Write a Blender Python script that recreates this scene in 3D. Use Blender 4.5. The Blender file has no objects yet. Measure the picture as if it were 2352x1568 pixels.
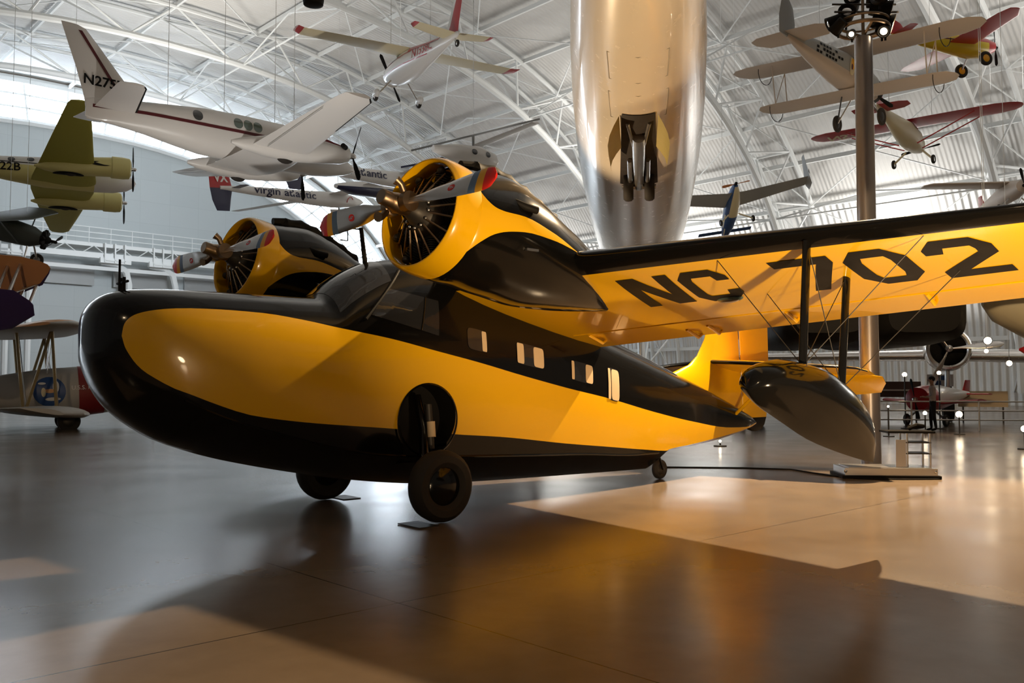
import bpy, math, random
import numpy as np
from mathutils import Vector, Matrix, Euler
random.seed(7)
S = bpy.context.scene
COL = S.collection
R = math.radians

# ------------------------------------------------------------------ camera, world, light, exposure
F_PX, EYE, HOR = 2042.0, 1.55, 880.0
cam = bpy.data.cameras.new('camera')
cam.sensor_width = 36.0
cam.lens = F_PX / 2352.0 * 36.0
cam.clip_end = 600
camo = bpy.data.objects.new('camera', cam)
camo.location = (0, 0, EYE)
camo.rotation_euler = (R(90) + math.atan((HOR - 784) / F_PX), 0, 0)
cam.dof.use_dof = False
COL.objects.link(camo)
S.camera = camo
S.view_settings.view_transform = 'Standard'
S.view_settings.look = 'None'
S.view_settings.gamma = 1.0
S.view_settings.exposure = 0.0
S.view_settings.use_curve_mapping = False
w = bpy.data.worlds.new('World'); S.world = w; w.use_nodes = True
w.node_tree.nodes['Background'].inputs[0].default_value = (1.0, 0.86, 0.70, 1)
w.node_tree.nodes['Background'].inputs[1].default_value = 0.10

def light(name, kind, loc, target, energy, color, size=1.0, spot=None, blend=0.5):
    l = bpy.data.lights.new(name, kind); l.energy = energy; l.color = color
    if kind == 'AREA': l.shape = 'DISK'; l.size = size
    else: l.shadow_soft_size = size
    if spot: l.spot_size = R(spot); l.spot_blend = blend
    o = bpy.data.objects.new(name, l); o.location = loc
    d = Vector(target) - Vector(loc)
    o.rotation_euler = d.to_track_quat('-Z', 'Y').to_euler()
    COL.objects.link(o); return o
WARM = (1.0, 0.72, 0.42); WARMER = (1.0, 0.66, 0.34); DAY = (0.86, 0.93, 1.0); NEUT = (1.0, 0.95, 0.88)
ANG = R(43.0)
HB = np.array([math.cos(ANG), math.sin(ANG)]); HA = np.array([-math.sin(ANG), math.cos(ANG)])
def hall(b, a, z):
    p = b * HB + a * HA
    return (p[0], p[1], z)
#LIGHTS
for (b, a, e) in [(26, 62, 1900), (26, 30, 2000), (26, 0, 1500), (52, 45, 1000), (50, 12, 1000)]:   # uplights washing the roof
    light('roof_uplight', 'AREA', hall(b, a, 17.0), hall(b + 0.01, a, 40), e, NEUT, 9)
for a in (10, 28, 46, 64):                                                    # wall washers along the side wall
    light('wall_washer', 'AREA', hall(62.5, a, 9.0), hall(66.0, a, 14.5), 1500, (1.0, 0.97, 0.92), 3)
light('mast_flood', 'SPOT', (5.95, 15.1, 8.05), (4.2, 9.5, 0), 12000, WARM, 0.08, 86, 0.4)
light('mast_flood', 'SPOT', (7.1, 15.4, 8.2), (14.0, 24.0, 0), 3000, WARM, 0.12, 130, 0.5)
light('floor_spot_or_fill', 'SPOT', (3.3, 2.6, 0.3), (2.4, 12.0, 5.2), 2800, WARM, 0.10, 70, 0.6)
light('hall_lamp_or_fill', 'SPOT', (15.0, 22.0, 7.0), (17.0, 33.0, 1.0), 1500, WARM, 0.15, 90, 0.6)  # fill light added to brighten the right background, no fixture behind it
light('floor_spot_or_fill', 'SPOT', (-2.6, 19.2, 0.4), (2.0, 13.6, 6.2), 2600, WARM, 0.1, 70, 0.6)  # added fill hidden behind the hull, brightens the airliner belly
light('hall_lamp_or_fill', 'SPOT', (-6.0, -3.0, 4.0), (-11.5, 20.0, 4.0), 2200, WARM, 0.15, 40, 0.6)
light('floor_spot_or_fill', 'SPOT', (-8.0, 22.0, 0.4), (-5.0, 35.0, 11.0), 3000, NEUT, 0.15, 95, 0.7)  # unseen fill added from below to lift the hung turboprop's underside
light('hall_lamp_or_fill', 'AREA', hall(30, 66, 14), hall(24, 90, 16), 2600, DAY, 4)  # added daylight-tinted fill, only there to brighten the end wall
light('hall_lamp_or_fill', 'SPOT', (-5.5, -4.0, 8.5), (-1.5, 9, 1.5), 450, WARM, 0.15, 70, 0.6)
light('floor_flood', 'AREA', (3.2, 1.6, 0.35), (2.0, 9.5, 2.6), 40, WARM, 0.5)

# ------------------------------------------------------------------ materials
MATS = {}
def M(name, col, rough=0.5, metal=0.0, coat=0.0, emit=0.0, bump=0.0, bscale=5.0, spec=0.5, ecol=None):
    if name in MATS: return MATS[name]
    m = bpy.data.materials.new(name); m.use_nodes = True
    nt = m.node_tree; b = nt.nodes['Principled BSDF']
    b.inputs['Base Color'].default_value = (*col, 1)
    b.inputs['Roughness'].default_value = rough
    b.inputs['Metallic'].default_value = metal
    b.inputs['Specular IOR Level'].default_value = spec
    b.inputs['Coat Weight'].default_value = coat
    b.inputs['Coat Roughness'].default_value = 0.04
    if emit:
        b.inputs['Emission Color'].default_value = (*(ecol or col), 1)
        b.inputs['Emission Strength'].default_value = emit
    # slight procedural variation of every surface
    tc = nt.nodes.new('ShaderNodeTexCoord'); nz = nt.nodes.new('ShaderNodeTexNoise')
    nz.inputs['Scale'].default_value = bscale; nz.inputs['Detail'].default_value = 3
    nt.links.new(tc.outputs['Object'], nz.inputs['Vector'])
    mr = nt.nodes.new('ShaderNodeMapRange')
    mr.inputs['To Min'].default_value = max(0.0, rough * 0.85); mr.inputs['To Max'].default_value = min(1, rough * 1.15)
    nt.links.new(nz.outputs['Fac'], mr.inputs['Value']); nt.links.new(mr.outputs['Result'], b.inputs['Roughness'])
    if bump:
        bp = nt.nodes.new('ShaderNodeBump'); bp.inputs['Strength'].default_value = bump; bp.inputs['Distance'].default_value = 0.02
        nt.links.new(nz.outputs['Fac'], bp.inputs['Height']); nt.links.new(bp.outputs['Normal'], b.inputs['Normal'])
        nt.links.new(bp.outputs['Normal'], b.inputs['Coat Normal'])
    MATS[name] = m; return m

YEL = M('yellow_gloss', (0.80, 0.43, 0.001), 0.24, coat=0.6, bump=0.12, bscale=1.6)
BLK = M('black_gloss', (0.004, 0.0037, 0.0034), 0.14, coat=0.25, bump=0.14, bscale=1.6, spec=0.3)
BLKM = M('black_matte', (0.010, 0.009, 0.008), 0.6, spec=0.12)
LETB = M('letter_black', (0.008, 0.0075, 0.007), 0.5, spec=0.15)
RUB = M('tyre_rubber', (0.022, 0.017, 0.013), 0.75)
GLASS = M('dark_window', (0.02, 0.02, 0.022), 0.06, coat=1.0, bump=0.2, bscale=3)
GLASSG = M('green_window', (0.10, 0.14, 0.12), 0.1, coat=0.6)
CREAM = M('cream_blind', (0.62, 0.47, 0.29), 0.6)
STEEL = M('steel', (0.62, 0.60, 0.58), 0.3, 1.0)
ALU = M('aluminium', (0.78, 0.75, 0.72), 0.26, 1.0)
BRASS = M('bronze_hub', (0.36, 0.26, 0.17), 0.38, 1.0)
IRON = M('dark_iron', (0.05, 0.045, 0.04), 0.45, 0.6)
ENG = M('engine_dark', (0.02, 0.018, 0.016), 0.5, 0.5)
WHITE = M('white_paint', (0.74, 0.72, 0.70), 0.35, coat=0.3)
WHITEW = M('white_steel', (0.72, 0.74, 0.74), 0.55)
RED = M('red_paint', (0.42, 0.012, 0.014), 0.35, coat=0.3)
MAROON = M('maroon_stripe', (0.10, 0.012, 0.016), 0.4)
TIPR = M('tip_red', (0.72, 0.02, 0.012), 0.4)
TIPY = M('tip_yellow', (0.85, 0.42, 0.01), 0.4)
TIPB = M('tip_blue', (0.11, 0.19, 0.33), 0.4)
NAVY = M('navy_paint', (0.012, 0.012, 0.05), 0.35, coat=0.3)
BLUE = M('blue_paint', (0.02, 0.07, 0.22), 0.4)
OLIVE = M('olive_yellow', (0.36, 0.33, 0.055), 0.5)
LEMON = M('lemon_cream', (0.62, 0.55, 0.21), 0.45)
SILV = M('silver_dope', (0.42, 0.40, 0.37), 0.5, 0.25)
SILVW = M('warm_silver', (0.55, 0.47, 0.40), 0.5, 0.15)
CREAMF = M('cream_fabric', (0.66, 0.58, 0.38), 0.45)
ORNG = M('orange_fabric', (0.62, 0.30, 0.12), 0.45, coat=0.2)
PURP = M('purple_paint', (0.05, 0.03, 0.14), 0.45)
GREEND = M('dark_green', (0.05, 0.06, 0.055), 0.55)
GRAYP = M('grey_paint', (0.34, 0.35, 0.35), 0.5)
WOOD = M('varnished_wood', (0.40, 0.14, 0.03), 0.4, coat=0.4)
LAMP = M('lit_lens', (1.0, 0.85, 0.62), 0.3, emit=28.0, ecol=(1.0, 0.80, 0.55))
CHROME = M('chrome', (0.85, 0.83, 0.8), 0.12, 1.0)
SKIN = M('skin', (0.42, 0.24, 0.17), 0.6)
SHIRT = M('pale_shirt', (0.52, 0.44, 0.42), 0.8)
TROUS = M('dark_trousers', (0.012, 0.012, 0.016), 0.85)
HAIR = M('dark_hair', (0.012, 0.009, 0.008), 0.7)

# ------------------------------------------------------------------ mesh helpers
class G:
    def __init__(s): s.v = []; s.f = []; s.m = []
    def add(s, vs, fs, mi=0):
        o = len(s.v); s.v += [tuple(map(float, p)) for p in vs]
        for k, f in enumerate(fs):
            s.f.append(tuple(o + i for i in f)); s.m.append(mi[k] if isinstance(mi, (list, tuple)) else mi)
        return s
    def box(s, c, d, mi=0, rot=None):
        x, y, z = [k / 2 for k in d]
        vs = [Vector(p) for p in ((-x,-y,-z),(x,-y,-z),(x,y,-z),(-x,y,-z),(-x,-y,z),(x,-y,z),(x,y,z),(-x,y,z))]
        if rot is not None: vs = [rot @ p for p in vs]
        vs = [p + Vector(c) for p in vs]
        return s.add(vs, [(0,3,2,1),(4,5,6,7),(0,1,5,4),(1,2,6,5),(2,3,7,6),(3,0,4,7)], mi)
    def loft(s, rings, cap=True, mi=None, closed=True):
        n = len(rings[0]); vs = [p for r in rings for p in r]; fs = []; ms = []
        for i in range(len(rings) - 1):
            for j in range(n if closed else n - 1):
                k = (j + 1) % n
                fs.append((i*n+j, i*n+k, (i+1)*n+k, (i+1)*n+j)); ms.append(mi(i, j) if callable(mi) else (mi or 0))
        if cap and closed:
            fs.append(tuple(range(n))[::-1]); ms.append(mi(0, 0) if callable(mi) else (mi or 0))
            L = len(rings) - 1
            fs.append(tuple(L*n + j for j in range(n))); ms.append(mi(L-1, 0) if callable(mi) else (mi or 0))
        return s.add(vs, fs, ms)
    def tube(s, pts, r, n=8, mi=0, cap=True):
        pts = [Vector(p) for p in pts]; rings = []
        rs = r if isinstance(r, (list, tuple)) else [r] * len(pts)
        ref = None
        for i, p in enumerate(pts):
            t = (pts[min(i+1, len(pts)-1)] - pts[max(i-1, 0)]).normalized()
            if ref is None or abs(ref.dot(t)) > 0.95: ref = Vector((0,0,1)) if abs(t.z) < 0.9 else Vector((1,0,0))
            a = t.cross(ref).normalized(); b = t.cross(a)
            rings.append([p + rs[i] * (math.cos(q) * a + math.sin(q) * b) for q in [2*math.pi*k/n for k in range(n)]])
        return s.loft(rings, cap, mi)
    def lathe(s, prof, o=(0,0,0), ax=(1,0,0), n=24, mi=0, cap=True):
        ax = Vector(ax).normalized(); ref = Vector((0,0,1)) if abs(ax.z) < 0.9 else Vector((1,0,0))
        a = ax.cross(ref).normalized(); b = ax.cross(a); o = Vector(o)
        rings = [[o + ax*t + max(r, 1e-4)*(math.cos(q)*a + math.sin(q)*b) for q in [2*math.pi*k/n for k in range(n)]] for t, r in prof]
        return s.loft(rings, cap, mi)
    def ell(s, c, rad, n=16, m=10, mi=0, rot=None):
        rings = []
        for i in range(m + 1):
            th = math.pi * i / m; ring = []
            for k in range(n):
                q = 2*math.pi*k/n
                p = Vector((max(math.sin(th), 1e-3)*math.cos(q)*rad[0], max(math.sin(th), 1e-3)*math.sin(q)*rad[1], math.cos(th)*rad[2]))
                if rot is not None: p = rot @ p
                ring.append(p + Vector(c))
            rings.append(ring)
        return s.loft(rings, True, mi)
    def grid(s, fn, us, vs, mi=0):
        n = len(vs); P = [fn(u, v) for u in us for v in vs]
        return s.add(P, [(i*n+j, i*n+j+1, (i+1)*n+j+1, (i+1)*n+j) for i in range(len(us)-1) for j in range(n-1)], mi)
    def build(s, name, mats, parent=None, smooth=True, ang=38, recalc=True):
        me = bpy.data.meshes.new(name); me.from_pydata(s.v, [], s.f)
        mats = mats if isinstance(mats, (list, tuple)) else [mats]
        for m in mats: me.materials.append(m)
        me.polygons.foreach_set('material_index', s.m)
        if recalc:
            import bmesh
            bm = bmesh.new(); bm.from_mesh(me)
            bmesh.ops.remove_doubles(bm, verts=bm.verts, dist=1e-5)
            bmesh.ops.recalc_face_normals(bm, faces=bm.faces); bm.to_mesh(me); bm.free()
        me.polygons.foreach_set('use_smooth', [smooth] * len(me.polygons))
        if smooth: me.set_sharp_from_angle(angle=R(ang))
        o = bpy.data.objects.new(name, me); COL.objects.link(o)
        if parent is not None: o.parent = parent
        return o

def tag(o, label, cat, group=None, kind=None):
    if label: o['label'] = label
    if cat: o['category'] = cat
    if group: o['group'] = group
    if kind: o['kind'] = kind
    return o
def thing(name, label, cat, loc=(0,0,0), rot=(0,0,0), group=None):
    o = bpy.data.objects.new(name, None); COL.objects.link(o); o.empty_display_size = 0.2
    o.location = loc; o.rotation_euler = rot
    return tag(o, label, cat, group)
def pose(fwd, up):
    f = Vector(fwd).normalized(); l = Vector(up).cross(f).normalized(); u = f.cross(l)
    return Matrix((f, l, u)).transposed().to_euler()
def struct(o): o['kind'] = 'structure'; return o
def pchip(xs, ys):
    xs = np.array(xs, float); ys = np.array(ys, float)
    if xs[0] > xs[-1]: xs = xs[::-1]; ys = ys[::-1]
    h = np.diff(xs); d = np.diff(ys) / h; m = np.zeros(len(xs))
    for i in range(1, len(xs) - 1):
        if d[i-1] * d[i] > 0:
            w1 = 2*h[i] + h[i-1]; w2 = h[i] + 2*h[i-1]; m[i] = (w1 + w2) / (w1/d[i-1] + w2/d[i])
    m[0] = d[0]; m[-1] = d[-1]
    def f(x):
        x = min(max(x, xs[0]), xs[-1]); i = min(int(np.searchsorted(xs, x, side='right')) - 1, len(xs) - 2); i = max(i, 0)
        t = (x - xs[i]) / h[i]
        return float((1+2*t)*(1-t)**2*ys[i] + t*(1-t)**2*h[i]*m[i] + t*t*(3-2*t)*ys[i+1] + t*t*(t-1)*h[i]*m[i+1])
    return f
def naca(x, t): return 5*t*(.2969*math.sqrt(x) - .126*x - .3516*x*x + .2843*x**3 - .1015*x**4)
CH = [1 - math.cos(math.pi/2*i/9) for i in range(10)]; CH[-1] = 1.0
CH = sorted(set([round(c, 4) for c in CH] + [0.003, 0.09]))
def airfoil_ring(le, te, up, t, camber=0.02, ch=CH):
    """closed ring upper TE->LE->lower TE between two 3D points"""
    le = Vector(le); te = Vector(te); c = (te - le).length; ax = (te - le) / c
    up = Vector(up); up = (up - ax*up.dot(ax)).normalized()
    cz = lambda x: camber*4*x*(1-x)*(1-x)*1.5
    hi = [le + ax*c*x + up*c*(cz(x) + naca(x, t)) for x in reversed(ch)]
    lo = [le + ax*c*x + up*c*(cz(x) - naca(x, t)) for x in ch[1:]]
    return hi + lo
def wing(parent, name, st, mats, t=0.13, mirror=True, up=(0,0,1), camber=0.02, mi=None):
    """st: (y, xLE, zLE, xTE, zTE) root to tip"""
    full = ([(-y, *r) for y, *r in reversed(st)] + ([s for s in st if s[0] > 1e-6])) if mirror else list(st)
    rings = []
    for k, (y, xl, zl, xt, zt) in enumerate(full):
        rings.append(airfoil_ring((xl, y, zl), (xt, y, zt), up, t, camber))
    g = G().loft(rings, True, mi)
    return g.build(name, mats, parent)
def fin(parent, name, st, mats, t=0.08, y=0.0, mi=None):
    """st: (z, xLE, xTE)"""
    rings = [airfoil_ring((xl, y, z), (xt, y, z), (0,1,0), t, 0.0) for z, xl, xt in st]
    return G().loft(rings, True, mi).build(name, mats, parent)
def ring_se(x, zc, w, h, p=2.2, n=28, yc=0.0):
    out = []
    for k in range(n):
        q = 2*math.pi*k/n; c, s_ = math.cos(q), math.sin(q)
        out.append((x, yc + w*math.copysign(abs(c)**(2/p), c), zc + h*math.copysign(abs(s_)**(2/p), s_)))
    return out
def fus(parent, name, st, mats, mi=None, n=28):
    """st: (x, zc, half width, half height[, p])"""
    return G().loft([ring_se(*(list(s)+[2.2])[:5], n=n) for s in st], True, mi).build(name, mats, parent)
def wheel(parent, pos, r, wd, ax=(0,1,0), hub=STEEL, name='wheel', tyre=RUB):
    g = G().lathe([(-wd*.3, r*.52), (-wd*.5, r*.66), (-wd*.5, r*.84), (-wd*.3, r*.97), (0, r), (wd*.3, r*.97), (wd*.5, r*.84), (wd*.5, r*.66), (wd*.3, r*.52)], pos, ax, 32)
    o = g.build(name, tyre, parent)
    h = G().lathe([(-wd*.42, 0), (-wd*.42, r*.1), (-wd*.34, r*.5), (-wd*.25, r*.56), (wd*.25, r*.56), (wd*.34, r*.5), (wd*.42, r*.1), (wd*.42, 0)], pos, ax, 28)
    h.build('hub', hub, o); return o
def blade_mesh(g, root, d, ax, L, wmax, tw0=45, tw1=18, mi=None, n=12, r0=0.12):
    d = Vector(d).normalized(); ax = Vector(ax).normalized(); sd = d.cross(ax).normalized(); rings = []
    ws = pchip([0, .12, .35, .65, .85, .96, 1.0], [.32, .36, .78, .96, 1.0, .80, .22])
    for i in range(n + 1):
        u = i / n if i < n else 0.999; tw = R(tw0 + (tw1 - tw0)*u)
        c = ws(u)*wmax; th = (0.34 if u < .14 else 0.34 - 0.27*min(1, (u-.14)/.3)) * c if u < .5 else 0.07*c
        cd = sd*math.cos(tw) + ax*math.sin(tw); nd = ax*math.cos(tw) - sd*math.sin(tw)
        p = Vector(root) + d*(r0 + (L - r0)*u)
        rings.append([p + cd*(c/2)*math.cos(q) + nd*max(th, .012)*math.sin(q) for q in [2*math.pi*k/12 for k in range(12)]])
    return g.loft(rings, True, mi)
def prop(parent, pos, ax, L, nb, phase, wmax=0.2, mat=None, hubr=0.09, hublen=0.25, hubmat=None, spin=False, tips=None):
    ax = Vector(ax).normalized(); ref = Vector((0,0,1)); a = ax.cross(ref).normalized(); b = a.cross(ax)
    hub = G().lathe([(-hublen*.5, hubr*.8), (-hublen*.4, hubr), (hublen*.1, hubr), (hublen*.35, hubr*(.72 if spin else .9)), (hublen*.5, hubr*.2)], pos, ax, 16).build('propeller', hubmat or STEEL, parent)
    for k in range(nb):
        q = R(phase) + 2*math.pi*k/nb
        d = a*math.cos(q) + b*math.sin(q)
        blade_mesh(G(), pos, d, ax, L, wmax, mi=tips).build('blade', mat or BLKM, hub)
    return hub
def text_mesh(s, size, fn, name, mat, parent, shear=0.0, space=1.0, bold=0.0, align='CENTER'):
    """flat lettering laid on a surface: fn(u, v) -> point, u along the writing, v upwards"""
    cu = bpy.data.curves.new('txt', 'FONT'); cu.body = s; cu.size = size; cu.align_x = align; cu.align_y = 'CENTER'
    cu.shear = shear; cu.space_character = space; cu.offset = bold; cu.resolution_u = 3
    t = bpy.data.objects.new('txt', cu); COL.objects.link(t)
    dg = bpy.context.evaluated_depsgraph_get(); dg.update()
    me = bpy.data.meshes.new_from_object(t.evaluated_get(dg))
    bpy.data.objects.remove(t); bpy.data.curves.remove(cu)
    for v in me.vertices: v.co = Vector(fn(v.co.x, v.co.y))
    me.materials.clear(); me.materials.append(mat)
    o = bpy.data.objects.new(name, me); COL.objects.link(o)
    if parent is not None: o.parent = parent
    return o
def disc_patch(fn, hu, hv, p=5, n=32, rings=4):
    """rounded-rectangle patch: fn(du, dv)"""
    g = G(); vs = [fn(0, 0)]; fs = []
    for r in range(1, rings + 1):
        for k in range(n):
            q = 2*math.pi*k/n; c, s_ = math.cos(q), math.sin(q)
            vs.append(fn(hu*r/rings*math.copysign(abs(c)**(2/p), c), hv*r/rings*math.copysign(abs(s_)**(2/p), s_)))
    for k in range(n):
        fs.append((0, 1+k, 1+(k+1) % n))
        for r in range(rings-1):
            a = 1+r*n; b = a+n; fs.append((a+k, b+k, b+(k+1) % n, a+(k+1) % n))
    return g.add(vs, fs)
# ------------------------------------------------------------------ the hall (local x = across, y = along, z up, turned by ANG)
B0, HW, HH, HN = 26.0, 42.0, 30.0, 2.3
A_END = 90.0
HR = (0, 0, ANG)
def arch(q, k=1.0, dz=0.0):
    c, s_ = math.cos(q), math.sin(q)
    return (B0 + HW*k*math.copysign(abs(c)**(2/HN), c), HH*k*abs(s_)**(2/HN) + dz)
# floor: glossy sealed concrete
fm = bpy.data.materials.new('sealed_concrete'); fm.use_nodes = True; nt = fm.node_tree; bs = nt.nodes['Principled BSDF']
tc = nt.nodes.new('ShaderNodeTexCoord')
def noise(scale, det=4, rough=0.55):
    n = nt.nodes.new('ShaderNodeTexNoise'); n.inputs['Scale'].default_value = scale; n.inputs['Detail'].default_value = det; n.inputs['Roughness'].default_value = rough
    nt.links.new(tc.outputs['Object'], n.inputs['Vector']); return n
n1 = noise(0.35, 6); n2 = noise(3.0, 5); n3 = noise(0.8, 1)
cr = nt.nodes.new('ShaderNodeValToRGB'); cr.color_ramp.elements[0].color = (0.125, 0.092, 0.064, 1); cr.color_ramp.elements[1].color = (0.20, 0.152, 0.108, 1)
cr.color_ramp.elements[0].position = 0.3; cr.color_ramp.elements[1].position = 0.7
mx = nt.nodes.new('ShaderNodeMath'); mx.operation = 'MULTIPLY_ADD'; mx.inputs[1].default_value = 0.35
nt.links.new(n2.outputs['Fac'], mx.inputs[0]); 
ml = nt.nodes.new('ShaderNodeMath'); ml.operation = 'MULTIPLY'; ml.inputs[1].default_value = 0.65
nt.links.new(n1.outputs['Fac'], ml.inputs[0]); nt.links.new(ml.outputs[0], mx.inputs[2]); nt.links.new(mx.outputs[0], cr.inputs['Fac'])
# saw-cut joints every 9 m
sx = nt.nodes.new('ShaderNodeSeparateXYZ'); nt.links.new(tc.outputs['Object'], sx.inputs[0])
def joint(axis, off):
    a = nt.nodes.new('ShaderNodeMath'); a.operation = 'ADD'; a.inputs[1].default_value = 900 - off + 4.5; nt.links.new(sx.outputs[axis], a.inputs[0])
    m = nt.nodes.new('ShaderNodeMath'); m.operation = 'MODULO'; m.inputs[1].default_value = 9.0; nt.links.new(a.outputs[0], m.inputs[0])
    c = nt.nodes.new('ShaderNodeMath'); c.operation = 'COMPARE'; c.inputs[1].default_value = 4.5; c.inputs[2].default_value = 0.007; nt.links.new(m.outputs[0], c.inputs[0]); return c
j1 = joint('X', 3.75); j2 = joint('Y', 14.2)
jm = nt.nodes.new('ShaderNodeMath'); jm.operation = 'MAXIMUM'; nt.links.new(j1.outputs[0], jm.inputs[0]); nt.links.new(j2.outputs[0], jm.inputs[1])
mc = nt.nodes.new('ShaderNodeMix'); mc.data_type = 'RGBA'; nt.links.new(jm.outputs[0], mc.inputs['Factor']); nt.links.new(cr.outputs['Color'], mc.inputs[6]); mc.inputs[7].default_value = (0.03, 0.024, 0.02, 1)
nt.links.new(mc.outputs[2], bs.inputs['Base Color'])
rr = nt.nodes.new('ShaderNodeMapRange'); rr.inputs['To Min'].default_value = 0.15; rr.inputs['To Max'].default_value = 0.30; nt.links.new(n3.outputs['Fac'], rr.inputs['Value']); nt.links.new(rr.outputs['Result'], bs.inputs['Roughness'])
bp = nt.nodes.new('ShaderNodeBump'); bp.inputs['Strength'].default_value = 0.02; bp.inputs['Distance'].default_value = 0.05; nt.links.new(n3.outputs['Fac'], bp.inputs['Height']); nt.links.new(bp.outputs['Normal'], bs.inputs['Normal'])
bs.inputs['Specular IOR Level'].default_value = 0.34
g = G().box((26, 25, -0.15), (90, 140, 0.3)); fl = struct(g.build('floor', fm, smooth=False)); fl.rotation_euler = HR

# roof deck: ribbed white metal (arched shell)
rm = bpy.data.materials.new('ribbed_roof'); rm.use_nodes = True; nt = rm.node_tree; bs = nt.nodes['Principled BSDF']
tc = nt.nodes.new('ShaderNodeTexCoord'); n1 = noise(0.12, 3)
cr = nt.nodes.new('ShaderNodeValToRGB'); cr.color_ramp.elements[0].color = (0.50, 0.50, 0.49, 1); cr.color_ramp.elements[1].color = (0.64, 0.63, 0.61, 1)
nt.links.new(n1.outputs['Fac'], cr.inputs['Fac']); nt.links.new(cr.outputs['Color'], bs.inputs['Base Color']); bs.inputs['Roughness'].default_value = 0.6
wv = nt.nodes.new('ShaderNodeTexWave'); wv.bands_direction = 'Y'; wv.inputs['Scale'].default_value = 1.0; nt.links.new(tc.outputs['Object'], wv.inputs['Vector'])
bp = nt.nodes.new('ShaderNodeBump'); bp.inputs['Strength'].default_value = 0.5; bp.inputs['Distance'].default_value = 0.08; nt.links.new(wv.outputs['Fac'], bp.inputs['Height']); nt.links.new(bp.outputs['Normal'], bs.inputs['Normal'])
qs = [math.pi*i/72 for i in range(73)]
g = G()
def shell(b_fn, qs, a0, a1):
    n = len(qs); vs = []
    for k in (1.0, 1.012):
        for a in (a0, a1):
            vs += [(b_fn(q, k)[0], a, b_fn(q, k)[1]) for q in qs]
    fs = []
    for i in range(n-1):
        fs += [(i, i+1, n+i+1, n+i), (2*n+i, 3*n+i, 3*n+i+1, 2*n+i+1), (i, 2*n+i, 2*n+i+1, i+1), (n+i, n+i+1, 3*n+i+1, 3*n+i)]
    fs += [(0, n, 3*n, 2*n), (n-1, 3*n-1, 4*n-1, 2*n-1)]
    return vs, fs
zsplit = 15.2
qc = math.asin((zsplit/HH)**(HN/2))
vs, fs = shell(arch, [qc + (math.pi-2*qc)*i/60 for i in range(61)], -40, A_END)
ce = struct(G().add(vs, fs).build('ceiling', rm)); ce.rotation_euler = HR
# lower side walls: white ribbed sheet
wm = bpy.data.materials.new('white_sheet'); wm.use_nodes = True; nt = wm.node_tree; bs = nt.nodes['Principled BSDF']
tc = nt.nodes.new('ShaderNodeTexCoord'); bs.inputs['Base Color'].default_value = (0.74, 0.74, 0.73, 1); bs.inputs['Roughness'].default_value = 0.5
wv = nt.nodes.new('ShaderNodeTexWave'); wv.bands_direction = 'Y'; wv.inputs['Scale'].default_value = 0.62; nt.links.new(tc.outputs['Object'], wv.inputs['Vector'])
bp = nt.nodes.new('ShaderNodeBump'); bp.inputs['Strength'].default_value = 0.9; bp.inputs['Distance'].default_value = 0.15; nt.links.new(wv.outputs['Fac'], bp.inputs['Height']); nt.links.new(bp.outputs['Normal'], bs.inputs['Normal'])
vs, fs = shell(arch, [qc*i/14 for i in range(15)], -40, A_END)
wr = struct(G().add(vs, fs).build('wall_right', wm)); wr.rotation_euler = HR
vs, fs = shell(arch, [math.pi - qc*i/14 for i in range(15)], -40, A_END)
wl = struct(G().add(vs, fs).build('wall_left', wm)); wl.rotation_euler = HR
# end wall under the arched window
em = bpy.data.materials.new('grey_panels'); em.use_nodes = True; nt = em.node_tree; bs = nt.nodes['Principled BSDF']
tc = nt.nodes.new('ShaderNodeTexCoord'); br = nt.nodes.new('ShaderNodeTexBrick'); br.offset = 0
mp = nt.nodes.new('ShaderNodeMapping'); mp.inputs['Rotation'].default_value = (R(90), 0, 0); nt.links.new(tc.outputs['Object'], mp.inputs['Vector']); nt.links.new(mp.outputs['Vector'], br.inputs['Vector'])
br.inputs['Scale'].default_value = 1.0; br.inputs['Brick Width'].default_value = 3.0; br.inputs['Row Height'].default_value = 2.2; br.inputs['Mortar Size'].default_value = 0.02
br.inputs['Color1'].default_value = (0.46, 0.50, 0.51, 1); br.inputs['Color2'].default_value = (0.48, 0.52, 0.53, 1); br.inputs['Mortar'].default_value = (0.42, 0.46, 0.47, 1)
nt.links.new(br.outputs['Color'], bs.inputs['Base Color']); bs.inputs['Roughness'].default_value = 0.6
KI = 0.855
n = 60; rr_ = [arch(math.pi*i/n, KI) for i in range(n+1)]
vs = [(b, A_END, z) for b, z in rr_] + [(b, A_END+0.4, z) for b, z in rr_]
fs = [tuple(range(n+1)), tuple(range(n+1, 2*n+2))[::-1]] + [(i, i+1, n+2+i, n+1+i) for i in range(n)] + [(0, n+1, 2*n+1, n)]
we = struct(G().add(vs, fs).build('wall_end', em, smooth=False)); we.rotation_euler = HR
# arched window band: daylight
gm = M('daylight_glass', (0.8, 0.9, 1.0), 0.2, emit=9.0, ecol=(0.84, 0.92, 1.0))
o_ = [arch(math.pi*i/n, 0.985) for i in range(n+1)]
g = G(); vs = []
for a in (A_END + 0.10, A_END + 0.16):
    vs += [(b, a, z) for b, z in rr_] + [(b, a, z) for b, z in o_]
N1 = n + 1; fs = []
for i in range(n):
    fs += [(i, i+1, N1+i+1, N1+i), (2*N1+i, 3*N1+i, 3*N1+i+1, 2*N1+i+1), (i, 2*N1+i, 2*N1+i+1, i+1), (N1+i, N1+i+1, 3*N1+i+1, 3*N1+i)]
win = struct(g.add(vs, fs).build('window_1', gm, smooth=False)); win.rotation_euler = HR
g = G()
for k, r in ((0.985, .35), (0.94, .10), (0.90, .10), (KI, .3)):
    g.tube([(arch(math.pi*i/48, k)[0], A_END - 0.1, arch(math.pi*i/48, k)[1]) for i in range(49)], r, 6)
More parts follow.
